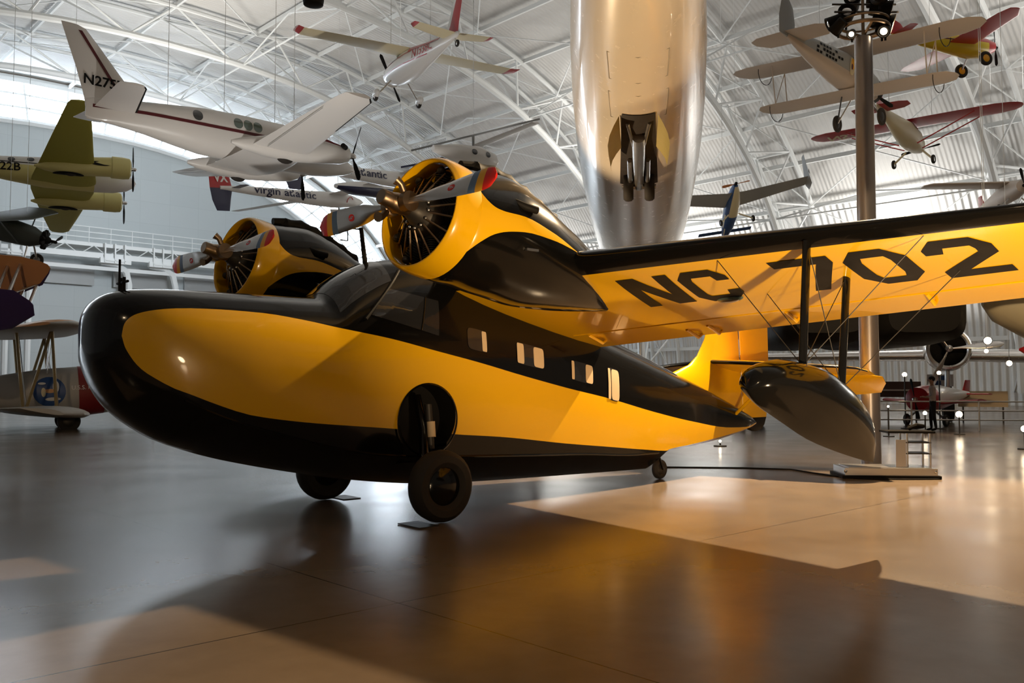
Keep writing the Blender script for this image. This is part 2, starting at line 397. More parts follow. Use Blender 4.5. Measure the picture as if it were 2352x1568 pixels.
for i in range(1, 48):
    q = math.pi*i/48
    g.tube([(arch(q, KI)[0], A_END - 0.1, arch(q, KI)[1]), (arch(q, .985)[0], A_END - 0.1, arch(q, .985)[1])], 0.10, 6)
g.build('window_frame', WHITEW, win)
# arched roof trusses
def truss(a, idx):
    g = G(); nq = 60; q0, q1 = 0.02, math.pi - 0.02
    Q = [q0 + (q1-q0)*i/nq for i in range(nq+1)]
    o1 = [(*arch(q, 0.985),) for q in Q]; inn = [(*arch(q, 0.905),) for q in Q]
    A1 = [(b, a-1.5, z) for b, z in o1]; A2 = [(b, a+1.5, z) for b, z in o1]; I = [(b, a, z) for b, z in inn]
    g.tube(A1, .17, 8); g.tube(A2, .17, 8); g.tube(I, .27, 8)
    for i in range(0, nq, 3):
        j = min(i+3, nq); m_ = i+1
        g.tube([A1[i], I[m_]], .085, 6); g.tube([A2[i], I[m_]], .085, 6); g.tube([I[m_], A1[j]], .085, 6); g.tube([I[m_], A2[j]], .085, 6)
        g.tube([A1[i], A2[i]], .085, 6); g.tube([A1[i], A2[j]], .05, 6)
    o = struct(g.build('trim_%d' % idx, WHITEW)); o.rotation_euler = HR
TA = [-11.5, 4.2, 19.8, 35.4, 51.0, 66.0, 78.5]
for i, a in enumerate(TA): truss(a, i + 1)
# purlins and sway rods between the trusses
for k in range(1, 26):
    q = math.pi*k/26; b, z = arch(q, 0.988)
    g = G().box((b, (A_END-20)/2, z), (0.16, A_END+20, 0.3)); o = struct(g.build('trim_%d' % (20+k), WHITEW, smooth=False)); o.rotation_euler = HR
for i in range(len(TA)-1):
    g = G()
    for k in range(2, 24, 2):
        q0, q1 = math.pi*k/26, math.pi*(k+2)/26
        p = [(arch(q, .975)[0], a, arch(q, .975)[1]) for q in (q0, q1) for a in (TA[i]+1.5, TA[i+1]-1.5)]
        g.tube([p[0], p[3]], .05, 5); g.tube([p[1], p[2]], .05, 5)
        i0 = [(arch(q0, .905)[0], a, arch(q0, .905)[1]) for a in (TA[i], TA[i+1])]
        if k % 4 == 0:
            m_ = ((i0[0][0]+i0[1][0])/2, (TA[i]+TA[i+1])/2, p[0][2]-.1)
            g.tube([i0[0], m_], .06, 5); g.tube([i0[1], m_], .06, 5); g.tube([i0[0], i0[1]], .07, 5)
    o = struct(g.build('trim_%d' % (50+i), WHITEW)); o.rotation_euler = HR
# walkway across the end wall with its brackets and posts
AW = 87.5
g = G()
g.box((26, AW, 14.4), (74, 2.4, 0.35)); g.box((26, AW-1.2, 13.4), (74, 0.25, 0.5)); g.box((26, AW-.6, 12.3), (74, .2, .35))
for z in (15.0, 15.5, 16.0): g.box((26, AW-1.2, z), (74, .07, .07))
for i in range(38): g.box((-10 + i*1.95, AW-1.2, 15.25), (.06, .06, 1.5))
for i in range(30):
    x = -10 + i*2.5
    g.tube([(x, AW-1.2, 14.3), (x+1.25, AW-1.2, 13.4), (x+2.5, AW-1.2, 14.3)], .05, 5)
o = struct(g.build('trim_60', WHITEW, smooth=False)); o.rotation_euler = HR
g = G()
for i in range(11):
    x = -9 + i*7
    g.box((x, AW+2.0, 11.9), (5.2, .2, 2.0))
o = struct(g.build('trim_61', GRAYP, smooth=False)); o.rotation_euler = HR
for i, x in enumerate([12.5, 20.5, 22.3, 31, 35.5, 44, 52]):
    g = G(); pts = [(x-2.6, AW-.5, 12.9), (x-1.2, AW-.5, 12.8), (x-.3, AW-.5, 12.2), (x, AW-.5, 11.0), (x, AW-.5, 0)]
    g.tube(pts, [.25, .3, .34, .3, .26], 8); g.box((x-1.6, AW-1.3, 13.0), (2.8, .5, .5))
    for k in range(3): g.box((x-2.6+k*.9, AW-1.6, 13.7), (.12, .12, 1.8))
    g.box((x-1.7, AW-1.6, 13.0), (1.9, .12, .12))
    o = struct(g.build('trim_%d' % (70+i), WHITEW)); o.rotation_euler = HR
# ------------------------------------------------------------------ the black and yellow flying boat
GO = (-1.67, 10.95, 0.0); GA = R(-138.797)
goose = thing('flying_boat', 'large black and yellow twin-engined amphibious flying boat parked on the concrete floor', 'airplane', GO, (0, 0, GA))
zt = pchip([3.40,3.385,3.36,3.30,3.19,2.98,2.5,2.0,1.4,1.0,.93,.70,.45,.14,-.22,-.8,-1.5,-2.5,-3.4,-4.22,-4.73,-5.26,-6.4,-7.66,-8.0,-8.12],
           [2.08,2.19,2.27,2.36,2.44,2.495,2.525,2.53,2.535,2.535,2.55,2.74,2.90,3.03,3.09,3.09,2.98,2.72,2.42,2.16,2.01,1.84,1.49,1.06,.93,.86])
zk_f = pchip([3.40,3.385,3.36,3.30,3.23,3.17,3.04,2.94,2.69,2.44,2.10,1.79,1.05,.38,-.53,-1.52,-3.27,-5.06,-5.09,-5.12,-5.74,-6.38,-7.86,-8.12],
           [1.95,1.84,1.73,1.56,1.43,1.34,1.21,1.13,.97,.87,.76,.68,.52,.40,.29,.24,.21,.19,.20,.44,.47,.51,.72,.80])
zc_f = pchip([3.40,3.385,3.36,3.30,3.19,3.1,2.9,2.66,2.31,2.0,1.56,1.04,.25,-1.9,-2.94,-4.18,-5.0,-5.12,-5.74,-6.38,-7.86,-8.12],
           [1.97,1.87,1.79,1.73,1.66,1.61,1.52,1.41,1.24,1.13,1.0,.86,.72,.61,.57,.49,.48,.52,.56,.61,.77,.82])
w_f = pchip([3.40,3.385,3.36,3.30,3.19,3.05,2.8,2.4,1.8,.5,-2.0,-3.0,-4.0,-5.0,-6.0,-7.0,-7.8,-8.12],
           [.012,.14,.25,.37,.48,.56,.645,.70,.735,.75,.75,.715,.62,.50,.37,.235,.12,.03])
yu_f = pchip([3.172,3.169,3.16,3.129,3.064,2.952,2.835,2.711,2.498,2.275,1.81,1.321,.809,.26,-.353,-1.019,-1.745,-2.549,-3.484,-4.593,-5.75,-7.0,-7.6,-8.12],
           [2.008,2.035,2.099,2.159,2.211,2.249,2.271,2.286,2.297,2.30,2.288,2.232,2.146,2.061,1.94,1.81,1.651,1.491,1.332,1.12,.935,.79,.775,.84])
yl_f = pchip([3.172,3.165,3.146,3.104,3.055,2.979,2.864,2.704,2.566,2.265,1.947,1.551,1.131,.744,.155,-.685,-1.414,-2.604,-3.543,-4.416,-5.09,-5.12,-5.74,-6.38,-7.86,-8.12],
           [2.003,1.975,1.904,1.821,1.746,1.667,1.588,1.499,1.446,1.327,1.225,1.16,1.111,1.076,1.022,.93,.87,.732,.639,.553,.50,.535,.575,.625,.775,.83])
PW = 2.5
def zm_f(x):
    return zc_f(x) + 0.50*(min(zt(x), 2.55) - zc_f(x))
def ysurf(x, z):
    zc, zm, t, wd = zc_f(x), zm_f(x), zt(x), w_f(x)
    if z <= zm:
        u = max(0, min(1, (z - zc)/max(zm - zc, 1e-4))); return wd*(0.90 + 0.10*math.sin(u*math.pi/2))
    u = max(0, min(0.99999, (z - zm)/max(t - zm, 1e-4))); return wd*(1 - u**PW)**(1/PW)
def zsurf(x, y):
    wd = w_f(x); u = min(abs(y)/wd, .9999); return zm_f(x) + (zt(x) - zm_f(x))*(1 - u**PW)**(1/PW)
xs = [3.40,3.395,3.385,3.37,3.35,3.32,3.29,3.26,3.23,3.20,3.18,3.172,3.170,3.167,3.162,3.154,3.143,3.13,3.115,3.095,3.07,3.04,3.0,2.95,2.88,2.8] + [2.7-.15*i for i in range(11)] + [1.0,.95,.9,.82,.74,.65,.55,.45,.35,.25,.15,.05,-.08,-.22] + [-.4-.2*i for i in range(23)] + [-5.0,-5.06,-5.09,-5.12,-5.2] + [-5.4-.25*i for i in range(10)] + [-7.8,-7.95,-8.05,-8.12]
KB, KS, KY, KT = 8, 2, 8, 12
rings = []
for x in xs:
    zk, zc, t = zk_f(x), zc_f(x), zt(x)
    zk = min(zk, zc - .002)
    has = x <= 3.1721
    yl = max(yl_f(x), zc + .004) if has else zc + .4*(t - zc); yu = min(max(yu_f(x), yl + .0015), t - .004) if has else yl + .0015
    half = []
    wc = ysurf(x, zc)
    for i in range(KB): 
        e_ = 1.15 + 1.9*min(1, max(0, (x - 2.2)/.9)); u = i/KB; half.append((wc*u, zk + (zc - zk)*(u**e_)))
    for i in range(KS): z = zc + (yl - zc)*i/KS; half.append((ysurf(x, z), z))
    for i in range(KY): z = yl + (yu - yl)*i/KY; half.append((ysurf(x, z), z))
    for i in range(KT+1): z = yu + (t - yu)*math.sin(i/KT*math.pi/2); half.append((ysurf(x, z) if i < KT else 0.0, z))
    ring = [(x, y, z) for y, z in half] + [(x, -y, z) for y, z in half[-2:0:-1]]
    rings.append(ring)
HN_ = KB + KS + KY + KT
def fmi(i, j):
    jj = j if j < HN_ else 2*HN_ - 1 - j
    x = (xs[i] + xs[min(i+1, len(xs)-1)])/2
    if KB + KS <= jj < KB + KS + KY and x < 3.172: return 1
    if x < -5.1 and jj < KB + KS: return 1
    return 0
hull = G().loft(rings, True, fmi).build('fuselage', [BLK, YEL, BLKM], goose, ang=30)
# wheel wells cut into both sides
ct = G()
ct.lathe([(0.40, .42), (1.2, .42)], (-.25, 0, 1.12), (0, 1, 0), 56, 2); ct.lathe([(0.40, .42), (1.2, .42)], (-.25, 0, 1.12), (0, -1, 0), 56, 2)
ct.box((-.25, .85, .86), (.62, .9, .5), 2); ct.box((-.25, -.85, .86), (.62, .9, .5), 2)
cutter = ct.build('cutter', [BLK, YEL, BLKM], None, smooth=False); cutter.location = GO; cutter.rotation_euler = (0, 0, GA)
md = hull.modifiers.new('wells', 'BOOLEAN'); md.operation = 'DIFFERENCE'; md.object = cutter; md.solver = 'EXACT'; md.use_self = True
bpy.context.view_layer.update(); dg = bpy.context.evaluated_depsgraph_get()
me = bpy.data.meshes.new_from_object(hull.evaluated_get(dg)); hull.modifiers.clear(); hull.data = me; me.name = 'fuselage'
me.polygons.foreach_set('use_smooth', [True]*len(me.polygons)); me.set_sharp_from_angle(angle=R(30))
bpy.data.objects.remove(cutter)
for s in (1, -1):
    g = G().lathe([(0, .415), (.012, .435), (.024, .415)], (-.25, s*.742, 1.12), (0, s, 0), 56, cap=False); g.build('wheel_well_rim', BLK, goose)
# cabin windows with their blinds
def side_fn(xc, zc_, sh, off, s):
    return lambda du, dv: (xc - du, s*(ysurf(xc - du, zc_ + dv - sh*du) + off), zc_ + dv - sh*du)
for s in (1, -1):
    for xc, zc_, hu, hv, bl in [(-1.0, 2.09, .15, .135, [(.5, 1)]), (-1.89, 1.91, .235, .14, [(-1, -.5), (.22, 1)]), (-2.88, 1.70, .22, .135, [(-1, -.75), (.3, 1)]), (-3.58, 1.53, .13, .235, [(-1, -.55), (-.42, 1)])]:
        wdw = disc_patch(side_fn(xc, zc_, .17, .006, s), hu, hv, 5).build('cabin_window', GLASS, goose)
        for a, b in bl:
            m_ = (a+b)/2*hu; h_ = (b-a)/2*hu
            disc_patch(side_fn(xc - m_, zc_ - .17*m_, .17, .010, s), h_, hv*.94, 6 if abs(b-a) > .5 else 8).build('blind', CREAM, wdw)
    q = [(.50, 2.33), (.22, 2.66), (-.46, 2.55), (-.41, 2.12)]
    def qf(u, v):
        x = (q[0][0]*(1-u) + q[3][0]*u)*(1-v) + (q[1][0]*(1-u) + q[2][0]*u)*v
        z = (q[0][1]*(1-u) + q[3][1]*u)*(1-v) + (q[1][1]*(1-u) + q[2][1]*u)*v
        return (x, s*(ysurf(x, z) + .008), z)
    cw = G().grid(qf, [i/10 for i in range(11)], [i/8 for i in range(9)]).build('cockpit_window', GLASS, goose)
    G().tube([qf(.72, v/6) for v in range(7)], .012, 6).build('window_bar', BLK, cw)
    def wf(u, v):
        x = .86 - .72*u; y = .05 + (.60 - .05)*v*(1 - .12*u); return (x, s*y, zsurf(x, y) + .008)
    G().grid(wf, [i/10 for i in range(11)], [i/8 for i in range(9)]).build('windshield', GLASS, goose)
    G().tube([(.58 - .60*t, s*(ysurf(.58 - .60*t, 2.28 + .62*t) - .004), 2.28 + .62*t) for t in [i/12 for i in range(13)]], .022, 8).build('windshield_pillar', BLKM, goose)
# spray rails along the chine
for s in (1, -1):
    G().tube([(x, s*(ysurf(x, zc_f(x)) + .004), zc_f(x)) for x in [2.6 - .2*i for i in range(38)]], .016, 6).build('spray_rail', BLK, goose)
# mooring bitt, aerial mast
g = G().tube([(3.02, -.05, 2.47), (3.02, -.05, 2.62)], .016, 8).tube([(3.02, .05, 2.47), (3.02, .05, 2.62)], .016, 8).tube([(3.02, -.16, 2.57), (3.02, .16, 2.57)], .014, 8).tube([(3.05, 0, 2.47), (3.05, 0, 2.80)], .012, 8)
g.build('mooring_bitt', BLKM, goose)
g = G().tube([(.17, 0, 3.0), (.235, 0, 3.45)], [.032, .026], 10).tube([(.225, 0, 3.43), (.42, 0, 3.42), (.42, 0, 3.27), (.52, 0, 3.27)], .010, 6)
g.build('aerial_mast', BLKM, goose)
# ---- wing
def wing_le(y): y = abs(y); return (-.8 - .12*(y-2.5), 2.91 - .005*(y-2.5))
def wing_te(y): y = abs(y); return (-3.4 + .075*(y-.7), 2.08 + .0464*(y-.7))
def wing_t(y): return .165 - .006*abs(y)
def wing_under(y, f, off=0.0):
    (xl, zl), (xt, zt_) = wing_le(y), wing_te(y); c = math.hypot(xl-xt, zl-zt_)
    ax, az = (xt-xl)/c, (zt_-zl)/c; ux, uz = az*-1*-1, -ax
    ux, uz = (-az, ax) if ax > 0 else (az, -ax)
    o = .03*c*4*f*(1-f)*(1-f) - naca(f, wing_t(y))*c - off
    return (xl + ax*c*f + ux*o, y, zl + az*c*f + uz*o)
ys = [0, .4, .75, 1.1, 1.5, 2.0, 2.5, 3.0, 3.5, 4.0, 4.5, 5.0, 5.5, 6.0, 6.5, 6.9, 7.15, 7.3, 7.38]
tipk = {6.9: 1.0, 7.15: .90, 7.3: .72, 7.38: .35}
rings = []
for y in [-k for k in reversed(ys)] + ys[1:]:
    (xl, zl), (xt, zt_) = wing_le(y), wing_te(y); k = tipk.get(abs(y), 1.0)
    mx_, mz = (xl*.55 + xt*.45), (zl*.55 + zt_*.45)
    xl, zl, xt, zt_ = mx_+(xl-mx_)*k, mz+(zl-mz)*k, mx_+(xt-mx_)*k, mz+(zt_-mz)*k
    c = math.hypot(xl-xt, zl-zt_); ax, az = (xt-xl)/c, (zt_-zl)/c; ux, uz = az*-1, ax
    if uz < 0: ux, uz = -ux, -uz
    ring = []
    t_ = wing_t(y)*(k if k > .8 else k*.9)
    for f in reversed(CH): o = .03*c*4*f*(1-f)*(1-f) + naca(f, t_)*c; ring.append((xl+ax*c*f+ux*o, y, zl+az*c*f+uz*o))
    for f in CH[1:]: o = .03*c*4*f*(1-f)*(1-f) - naca(f, t_)*c; ring.append((xl+ax*c*f+ux*o, y, zl+az*c*f+uz*o))
    rings.append(ring)
nC = len(CH); i9 = CH.index(0.09)
def wmi(i, j):
    if j < nC - 1: return 0 if nC-1-j <= i9 + 2 else 0
    return 0 if (j - (nC-1)) < i9 else 1
wg = G().loft(rings, True, wmi).build('wing', [BLK, YEL], goose)
# flap and aileron gaps, hinge fairings, landing light
for s in (1, -1):
    G().tube([wing_under(s*y, .74, .001) for y in [.8+.25*i for i in range(24)]], .007, 5).build('flap_gap', YEL, wg)
    for y, f in [(1.04, .81), (2.5, .91), (2.88, .88), (4.05, .82), (5.6, .8)]:
        p0 = wing_under(s*y, f-.05, .0); p1 = wing_under(s*y, f+.05, .05); p2 = wing_under(s*y, f+.07, .0)
        G().tube([p0, p1, p2], [.02, .022, .016], 8).build('hinge_fairing', YEL, wg)
p = wing_under(3.75, .50, .0)
lg = G().ell(p, (.05, .17, .045)).build('landing_light', GLASSG, goose); G().ell((p[0]+.01, p[1], p[2]-.012), (.036, .14, .04)).build('lens', STEEL, lg)
# registration on the underside
def letter(ch, y0, y1, f0, f1, sl=0.0):
    def P(u, v): return wing_under(y0 + (y1-y0)*u - sl*v, f0 + (f1-f0)*v, .004)
    sw, sh = .24, .19
    strokes = {
     'N': [[(0,0),(.27,0),(.27,1),(0,1)], [(.73,0),(1,0),(1,1),(.73,1)], [(.05,0),(.36,0),(.95,1),(.64,1)]],
     'C': [[(.22,0),(.78,0),(.70,sh),(.30,sh)], [(.78,0),(1,.2),(1,.34),(.74,.34),(.70,sh)], [(0,.2),(.22,0),(.30,sh),(.26,.28)], [(0,.2),(.26,.28),(.26,.72),(0,.8)], [(0,.8),(.26,.72),(.30,1-sh),(.22,1)], [(.22,1),(.30,1-sh),(.70,1-sh),(.78,1)], [(.78,1),(.70,1-sh),(.74,.66),(1,.66),(1,.8)]],
     '7': [[(0,0),(1,0),(1,sh),(0,sh)], [(.72,sh),(1,sh),(.42,1),(.14,1)]],
     '0': [[(.26,0),(.74,0),(.68,sh),(.32,sh)], [(.74,0),(1,.24),(.73,.31),(.68,sh)], [(1,.24),(1,.76),(.73,.69),(.73,.31)], [(1,.76),(.74,1),(.68,1-sh),(.73,.69)], [(.74,1),(.26,1),(.32,1-sh),(.68,1-sh)], [(.26,1),(0,.76),(.27,.69),(.32,1-sh)], [(0,.76),(0,.24),(.27,.31),(.27,.69)], [(0,.24),(.26,0),(.32,sh),(.27,.31)]],
     '2': [[(.22,0),(.78,0),(.70,sh),(.32,sh)], [(.22,0),(.32,sh),(.26,.33),(0,.33),(0,.2)], [(.78,0),(1,.2),(.74,.28),(.70,sh)], [(1,.2),(1,.42),(.74,.36),(.74,.28)], [(1,.42),(.40,1-sh),(0,1-sh),(.74,.36)], [(0,1-sh),(1,1-sh),(1,1),(0,1)]]}[ch]
    g = G()
    for poly in strokes:
        # fan from the middle keeps the lettering on the curved skin
        q = []
        for i in range(len(poly)):
            a, b = poly[i], poly[(i+1) % len(poly)]
            for k in range(4): q.append((a[0]+(b[0]-a[0])*k/4, a[1]+(b[1]-a[1])*k/4))
        cx, cy = sum(p[0] for p in q)/len(q), sum(p[1] for p in q)/len(q)
        vs = [P(cx, cy)] + [P((p[0]+cx)/2, (p[1]+cy)/2) for p in q] + [P(*p) for p in q]; n_ = len(q)
        fs = [(0, 1+i, 1+(i+1) % n_) for i in range(n_)] + [(1+i, 1+n_+i, 1+n_+(i+1) % n_, 1+(i+1) % n_) for i in range(n_)]
        g.add(vs, fs)
    return g.build('registration_letter', LETB, wg, recalc=False)
for ch, y0, y1, f0, f1, sl in [('N', 2.86, 3.50, .165, .485, .14), ('C', 3.56, 4.12, .165, .51, .13), ('7', 4.62, 5.20, .17, .535, 0), ('0', 5.27, 5.83, .165, .555, 0), ('2', 5.97, 6.52, .155, .58, 0)]:
    letter(ch, y0, y1, f0, f1, sl)
# ---- engines
AX = Vector((.975, .085, .20)).normalized()
def nacelle(s):
    y0 = s*2.13; C = Vector((.84, y0, 3.235))          # middle of the intake
    an = AX; up = Vector((0,0,1)); rt = up.cross(an).normalized(); up = an.cross(rt)
    # nacelle body behind the cowl, sections along x
    st = [(.66, 3.185, .535, .535), (.60, 3.178, .565, .565), (.52, 3.165, .588, .588), (.30, 3.15, .605, .61), (.0, 3.115, .615, .64), (-.4, 3.01, .58, .62), (-.85, 2.885, .49, .52), (-1.3, 2.775, .36, .40), (-1.6, 2.66, .22, .27), (-1.85, 2.55, .06, .14)]
    fz = [pchip([r[0] for r in st], [r[k] for r in st]) for k in (1, 2, 3)]
    dl = pchip([.66, .60, .54, .46, .36, .22, 0, -.3, -.65, -.95, -1.85], [2.4, 1.5, .98, .66, .44, .32, .25, .17, .08, .004, .004])
    xs_ = [.66 - .012*i for i in range(23)] + [.36, .33, .29, .25, .2, .15, .08, .0, -.1, -.2, -.3, -.4, -.5, -.6, -.7, -.8, -.88, -.95, -1.1, -1.3, -1.45, -1.6, -1.72, -1.8, -1.85]
    # y: fold the stripe high on the shoulder, dropping aft
    phi0 = pchip([.56, 0, -.95, -1.85], [-.08, .05, .18, .2]); rings = []
    sh = lambda x: max(0, min(1, (x+.9)/1.4))
    for x in xs_:
        zc_, ry, rz = fz[0](x), fz[1](x), fz[2](x); d = min(dl(x), 1.45)/2; f0 = phi0(x); ang = []
        for i in range(4): ang.append(f0 - d + 2*d*i/4)
        a, b = f0 + d, math.pi - f0 - d
        for i in range(12): ang.append(a + (b-a)*i/12)
        for i in range(4): ang.append(b + 2*d*i/4)
        a, b = math.pi - f0 + d, 2*math.pi + f0 - d
        for i in range(12): ang.append(a + (b-a)*i/12)
        rings.append([(x + .20*(zc_ + rz*math.sin(q) - 3.2)*-1*sh(x), y0 + ry*math.cos(q) - .05*0, zc_ + rz*math.sin(q)) for q in ang])
    def nmi(i, j): return 1 if (j < 4 or 16 <= j < 20) and xs_[i] > -.95 else (1 if xs_[i] > .47 and False else 0)
    nc = G().loft(rings, True, nmi).build('engine_nacelle', [BLK, YEL], goose)
    # cowl ring
    g = G().lathe([(-.14, .575), (-.08, .560), (-.03, .548), (.015, .538), (.04, .541), (.052, .550), (.052, .562), (.04, .575), (.01, .590), (-.04, .600), (-.10, .606), (-.24, .606), (-.24, .59), (-.14, .575)], C, an, 56, cap=False)
    cow = g.build('cowling', YEL, nc)
    G().lathe([(-.23, .0), (-.23, .585)], C, an, 40).build('firewall', BLKM, nc)
    # radial engine
    g = G().lathe([(-.30, .0), (-.30, .22), (-.12, .24), (-.08, .22), (-.02, .21), (.05, .15), (.12, .11), (.17, .09), (.20, .06)], C, an, 28)
    en = g.build('engine', IRON, nc)
    for k in range(9):
        q = 2*math.pi*k/9 + .17; d = up*math.cos(q) + rt*math.sin(q); sd = an.cross(d)
        prof = [(.20, .085)]
        for i in range(9): prof += [(.24+i*.024, .10), (.251+i*.024, .10), (.252+i*.024, .075), (.262+i*.024, .075)]
        prof += [(.47, .09), (.50, .05)]
        cy = G().lathe(prof, C - an*.16, d, 14).build('cylinder', ENG, en)
        for t in (-1, 1):
            G().tube([C + an*.06 + d*.19 + sd*t*.03, C - an*.09 + d*.46 + sd*t*.075], .010, 6).build('pushrod', BRASS, cy)
        G().ell(C - an*.09 + d*.49, (.045, .045, .045), 10, 6).build('rocker_box', IRON, cy)
    for k in range(12):
        q = 2*math.pi*k/12; d = up*math.cos(q) + rt*math.sin(q); G().ell(C + an*.055 + d*.165, (.018, .018, .018), 8, 6).build('bolt', STEEL, en)
    # propeller: two blades, barrel hub, counterweight brackets and dome
    H = C + an*.29; bd = (rt*-s*0 + rt).normalized()
    yv = Vector((0, 1, 0)); bd = (yv - an*yv.dot(an)).normalized(); tilt = R(4); nb = an.cross(bd); bd = (bd*math.cos(tilt) + nb*(math.sin(tilt) if nb.z > 0 else -math.sin(tilt))).normalized()
    g = G().lathe([(-.17, .07), (-.06, .09), (.05, .10), (.10, .085), (.12, .08), (.22, .08), (.235, .07)], H, an, 24)
    g.lathe([(-.17, .075), (-.17, .10), (-.10, .10), (-.09, .085), (.09, .085), (.10, .10), (.17, .10), (.17, .075)], H, bd, 24)
    hub = g.build('propeller', BRASS, nc)
    nv = an.cross(bd).normalized()
    for t in (1, -1):
        G().tube([H + bd*.12*t, H + bd*.12*t + nv*.14*t + an*.10, H + bd*.10*t + nv*.17*t + an*.16], [.03, .035, .05], 10).build('counterweight', BRASS, hub)
        blm = lambda i, j: 0 if i < 19 else (1 if i < 21 else (2 if i < 23 else 3))
        gg = G(); blade_mesh(gg, H, bd*t, an, 1.32, .25, 34, 8, blm, 26, .14); bl = gg.build('blade', [ALU, TIPB, TIPY, TIPR], hub)
        # maker's oval: red field with two pale bars
        tw = R(34 + (8-34)*.55); sd = (bd*t).cross(an).normalized(); cd = sd*math.cos(tw) + an*math.sin(tw); nd = an*math.cos(tw) - sd*math.sin(tw)
        cp = H + bd*t*(.14 + 1.18*.52) + nd*.0175
        ov = disc_patch(lambda a, b: cp + bd*a + cd*b, .045, .036, 2.2).build('oval_badge', TIPR, bl)
        for k in (-1, 1): disc_patch(lambda a, b: cp + nd*.002 + bd*(a + .010*k) + cd*(b + .008*k), .024, .005, 4).build('badge_bar', ALU, ov)
    # exhaust and carburettor fairings along the top, cowl exhaust louvre
    def top(x, up_=0.0):
        z = fz[0](x) + fz[2](x); return (x - .20*(z - 3.2)*sh(x), y0, z + up_)
    tp_ = [top(.34 - i*.08, .015) for i in range(18)]
    g = G().tube(tp_, [.03] + [.085 + (.018 if i % 3 == 0 else 0) for i in range(16)] + [.03], 12)
    g.tube([top(.46, .05), top(.24, .06)], [.05, .055], 12)
    g.build('top_fairing', BLKM, nc)
    for t in (1, -1):
        x = -.02; zz = 3.33; yy = y0 + t*fz[1](x)*math.cos(.33); ex = G()
        ex.tube([(x+.10, yy - t*.06, zz + .06), (x, yy + t*.015, zz), (x-.14, yy + t*.03, zz-.02)], [.03, .04, .04], 12); ex.build('exhaust_stub', BLKM, nc)
        G().box((-.1, y0 + t*.60, 2.90), (.16, .03, .025)).build('vent', STEEL, nc)
    return nc
for s in (1, -1): nacelle(s)
# ---- wing float, struts and wires (both wings)
def wfloat(s):
    y0 = s*5.15; st = []
    zt_ = pchip([-.27,-.32,-.42,-.70,-1.15,-1.51,-1.9,-2.2,-2.34], [1.52,1.63,1.70,1.755,1.72,1.61,1.44,1.24,1.02])
    zb_ = pchip([-.27,-.32,-.42,-.70,-1.15,-1.51,-1.9,-2.2,-2.34], [1.49,1.43,1.36,1.24,1.06,.96,.87,.81,.79])
    wf_ = pchip([-.27,-.32,-.42,-.70,-1.15,-1.6,-2.0,-2.25,-2.34], [.02,.12,.19,.27,.29,.25,.165,.08,.02]); rings = []
    for x in [-.27,-.28,-.30,-.335,-.38,-.45,-.57,-.7,-.85,-1.0,-1.15,-1.3,-1.45,-1.6,-1.75,-1.9,-2.05,-2.18,-2.28,-2.34]:
        t, b, wd = zt_(x), zb_(x), wf_(x); zc_ = b + (t-b)*.42; half = []
        for i in range(5): u = i/5; half.append((wd*.92*u, b + (zc_-b)*u**1.3))
        for i in range(11): u = i/10; half.append((wd*(1-u**2.3)**(1/2.3)*(.92 + .08*math.sin(min(1, u*3)*math.pi/2)) if u < 1 else 0, zc_ + (t-zc_)*u))
        rings.append([(x, y0 + yy, z) for yy, z in half] + [(x, y0 - yy, z) for yy, z in half[-2:0:-1]])
    f = G().loft(rings, True).build('wing_float', BLK, goose, ang=50)
    A = (-1.10, y0, 1.70); B_ = (-1.76, y0, 1.50); TA_ = wing_under(s*5.15, .05, -.02); TB = wing_under(s*5.13, .43, -.02)
    for p, q in ((A, TA_), (B_, TB)):
        d = Vector(q) - Vector(p); g = G(); rings = []
        for k in range(9):
            c = Vector(p) + d*k/8; rings.append([c + Vector((math.cos(a)*.055, math.sin(a)*.028, 0)) for a in [2*math.pi*j/14 for j in range(14)]])
        g.loft(rings).build('strut', BLK, f)
    for p, q in ((A, wing_under(s*4.2, .1, 0)), (A, wing_under(s*6.1, .1, 0)), (B_, wing_under(s*4.2, .5, 0)), (B_, wing_under(s*6.1, .5, 0)), (A, TB), (B_, TA_)):
        G().tube([p, q], .0045, 5).build('bracing_wire', IRON, f)
for s in (1, -1): wfloat(s)
# ---- main wheels
for s in (1, -1):
    wh = wheel(goose, (-.03, s*1.29, .405), .405, .24, (0, 1, 0), IRON, 'main_wheel')
    for c in wh.children: c.data.materials[0] = BLK
    g = G().tube([(-.02, s*1.10, .42), (-.12, s*.86, .62), (-.2, s*.72, 1.0), (-.22, s*.55, 1.40)], [.05, .06, .055, .05], 12)
    g.tube([(-.02, s*1.12, .44), (-.16, s*.70, .52)], .045, 10); g.build('wheel_strut', BLK, goose)
    G().tube([(-.25, s*.80, .78), (-.25, s*.74, 1.30)], .045, 12).build('shock_strut', IRON, goose)
    G().tube([(-.25, s*.815, .92), (-.25, s*.795, 1.10)], .05, 12).build('strut_label', CREAM, goose)
# ---- tail wheel
tw = wheel(goose, (-5.40, 0, .16), .16, .10, (0, 1, 0), IRON, 'tail_wheel')
G().tube([(-5.40, .075, .16), (-5.34, .06, .33), (-5.25, .04, .46)], .02, 8).tube([(-5.40, -.075, .16), (-5.34, -.06, .33), (-5.25, -.04, .46)], .02, 8).build('tail_wheel_fork', BLK, goose)
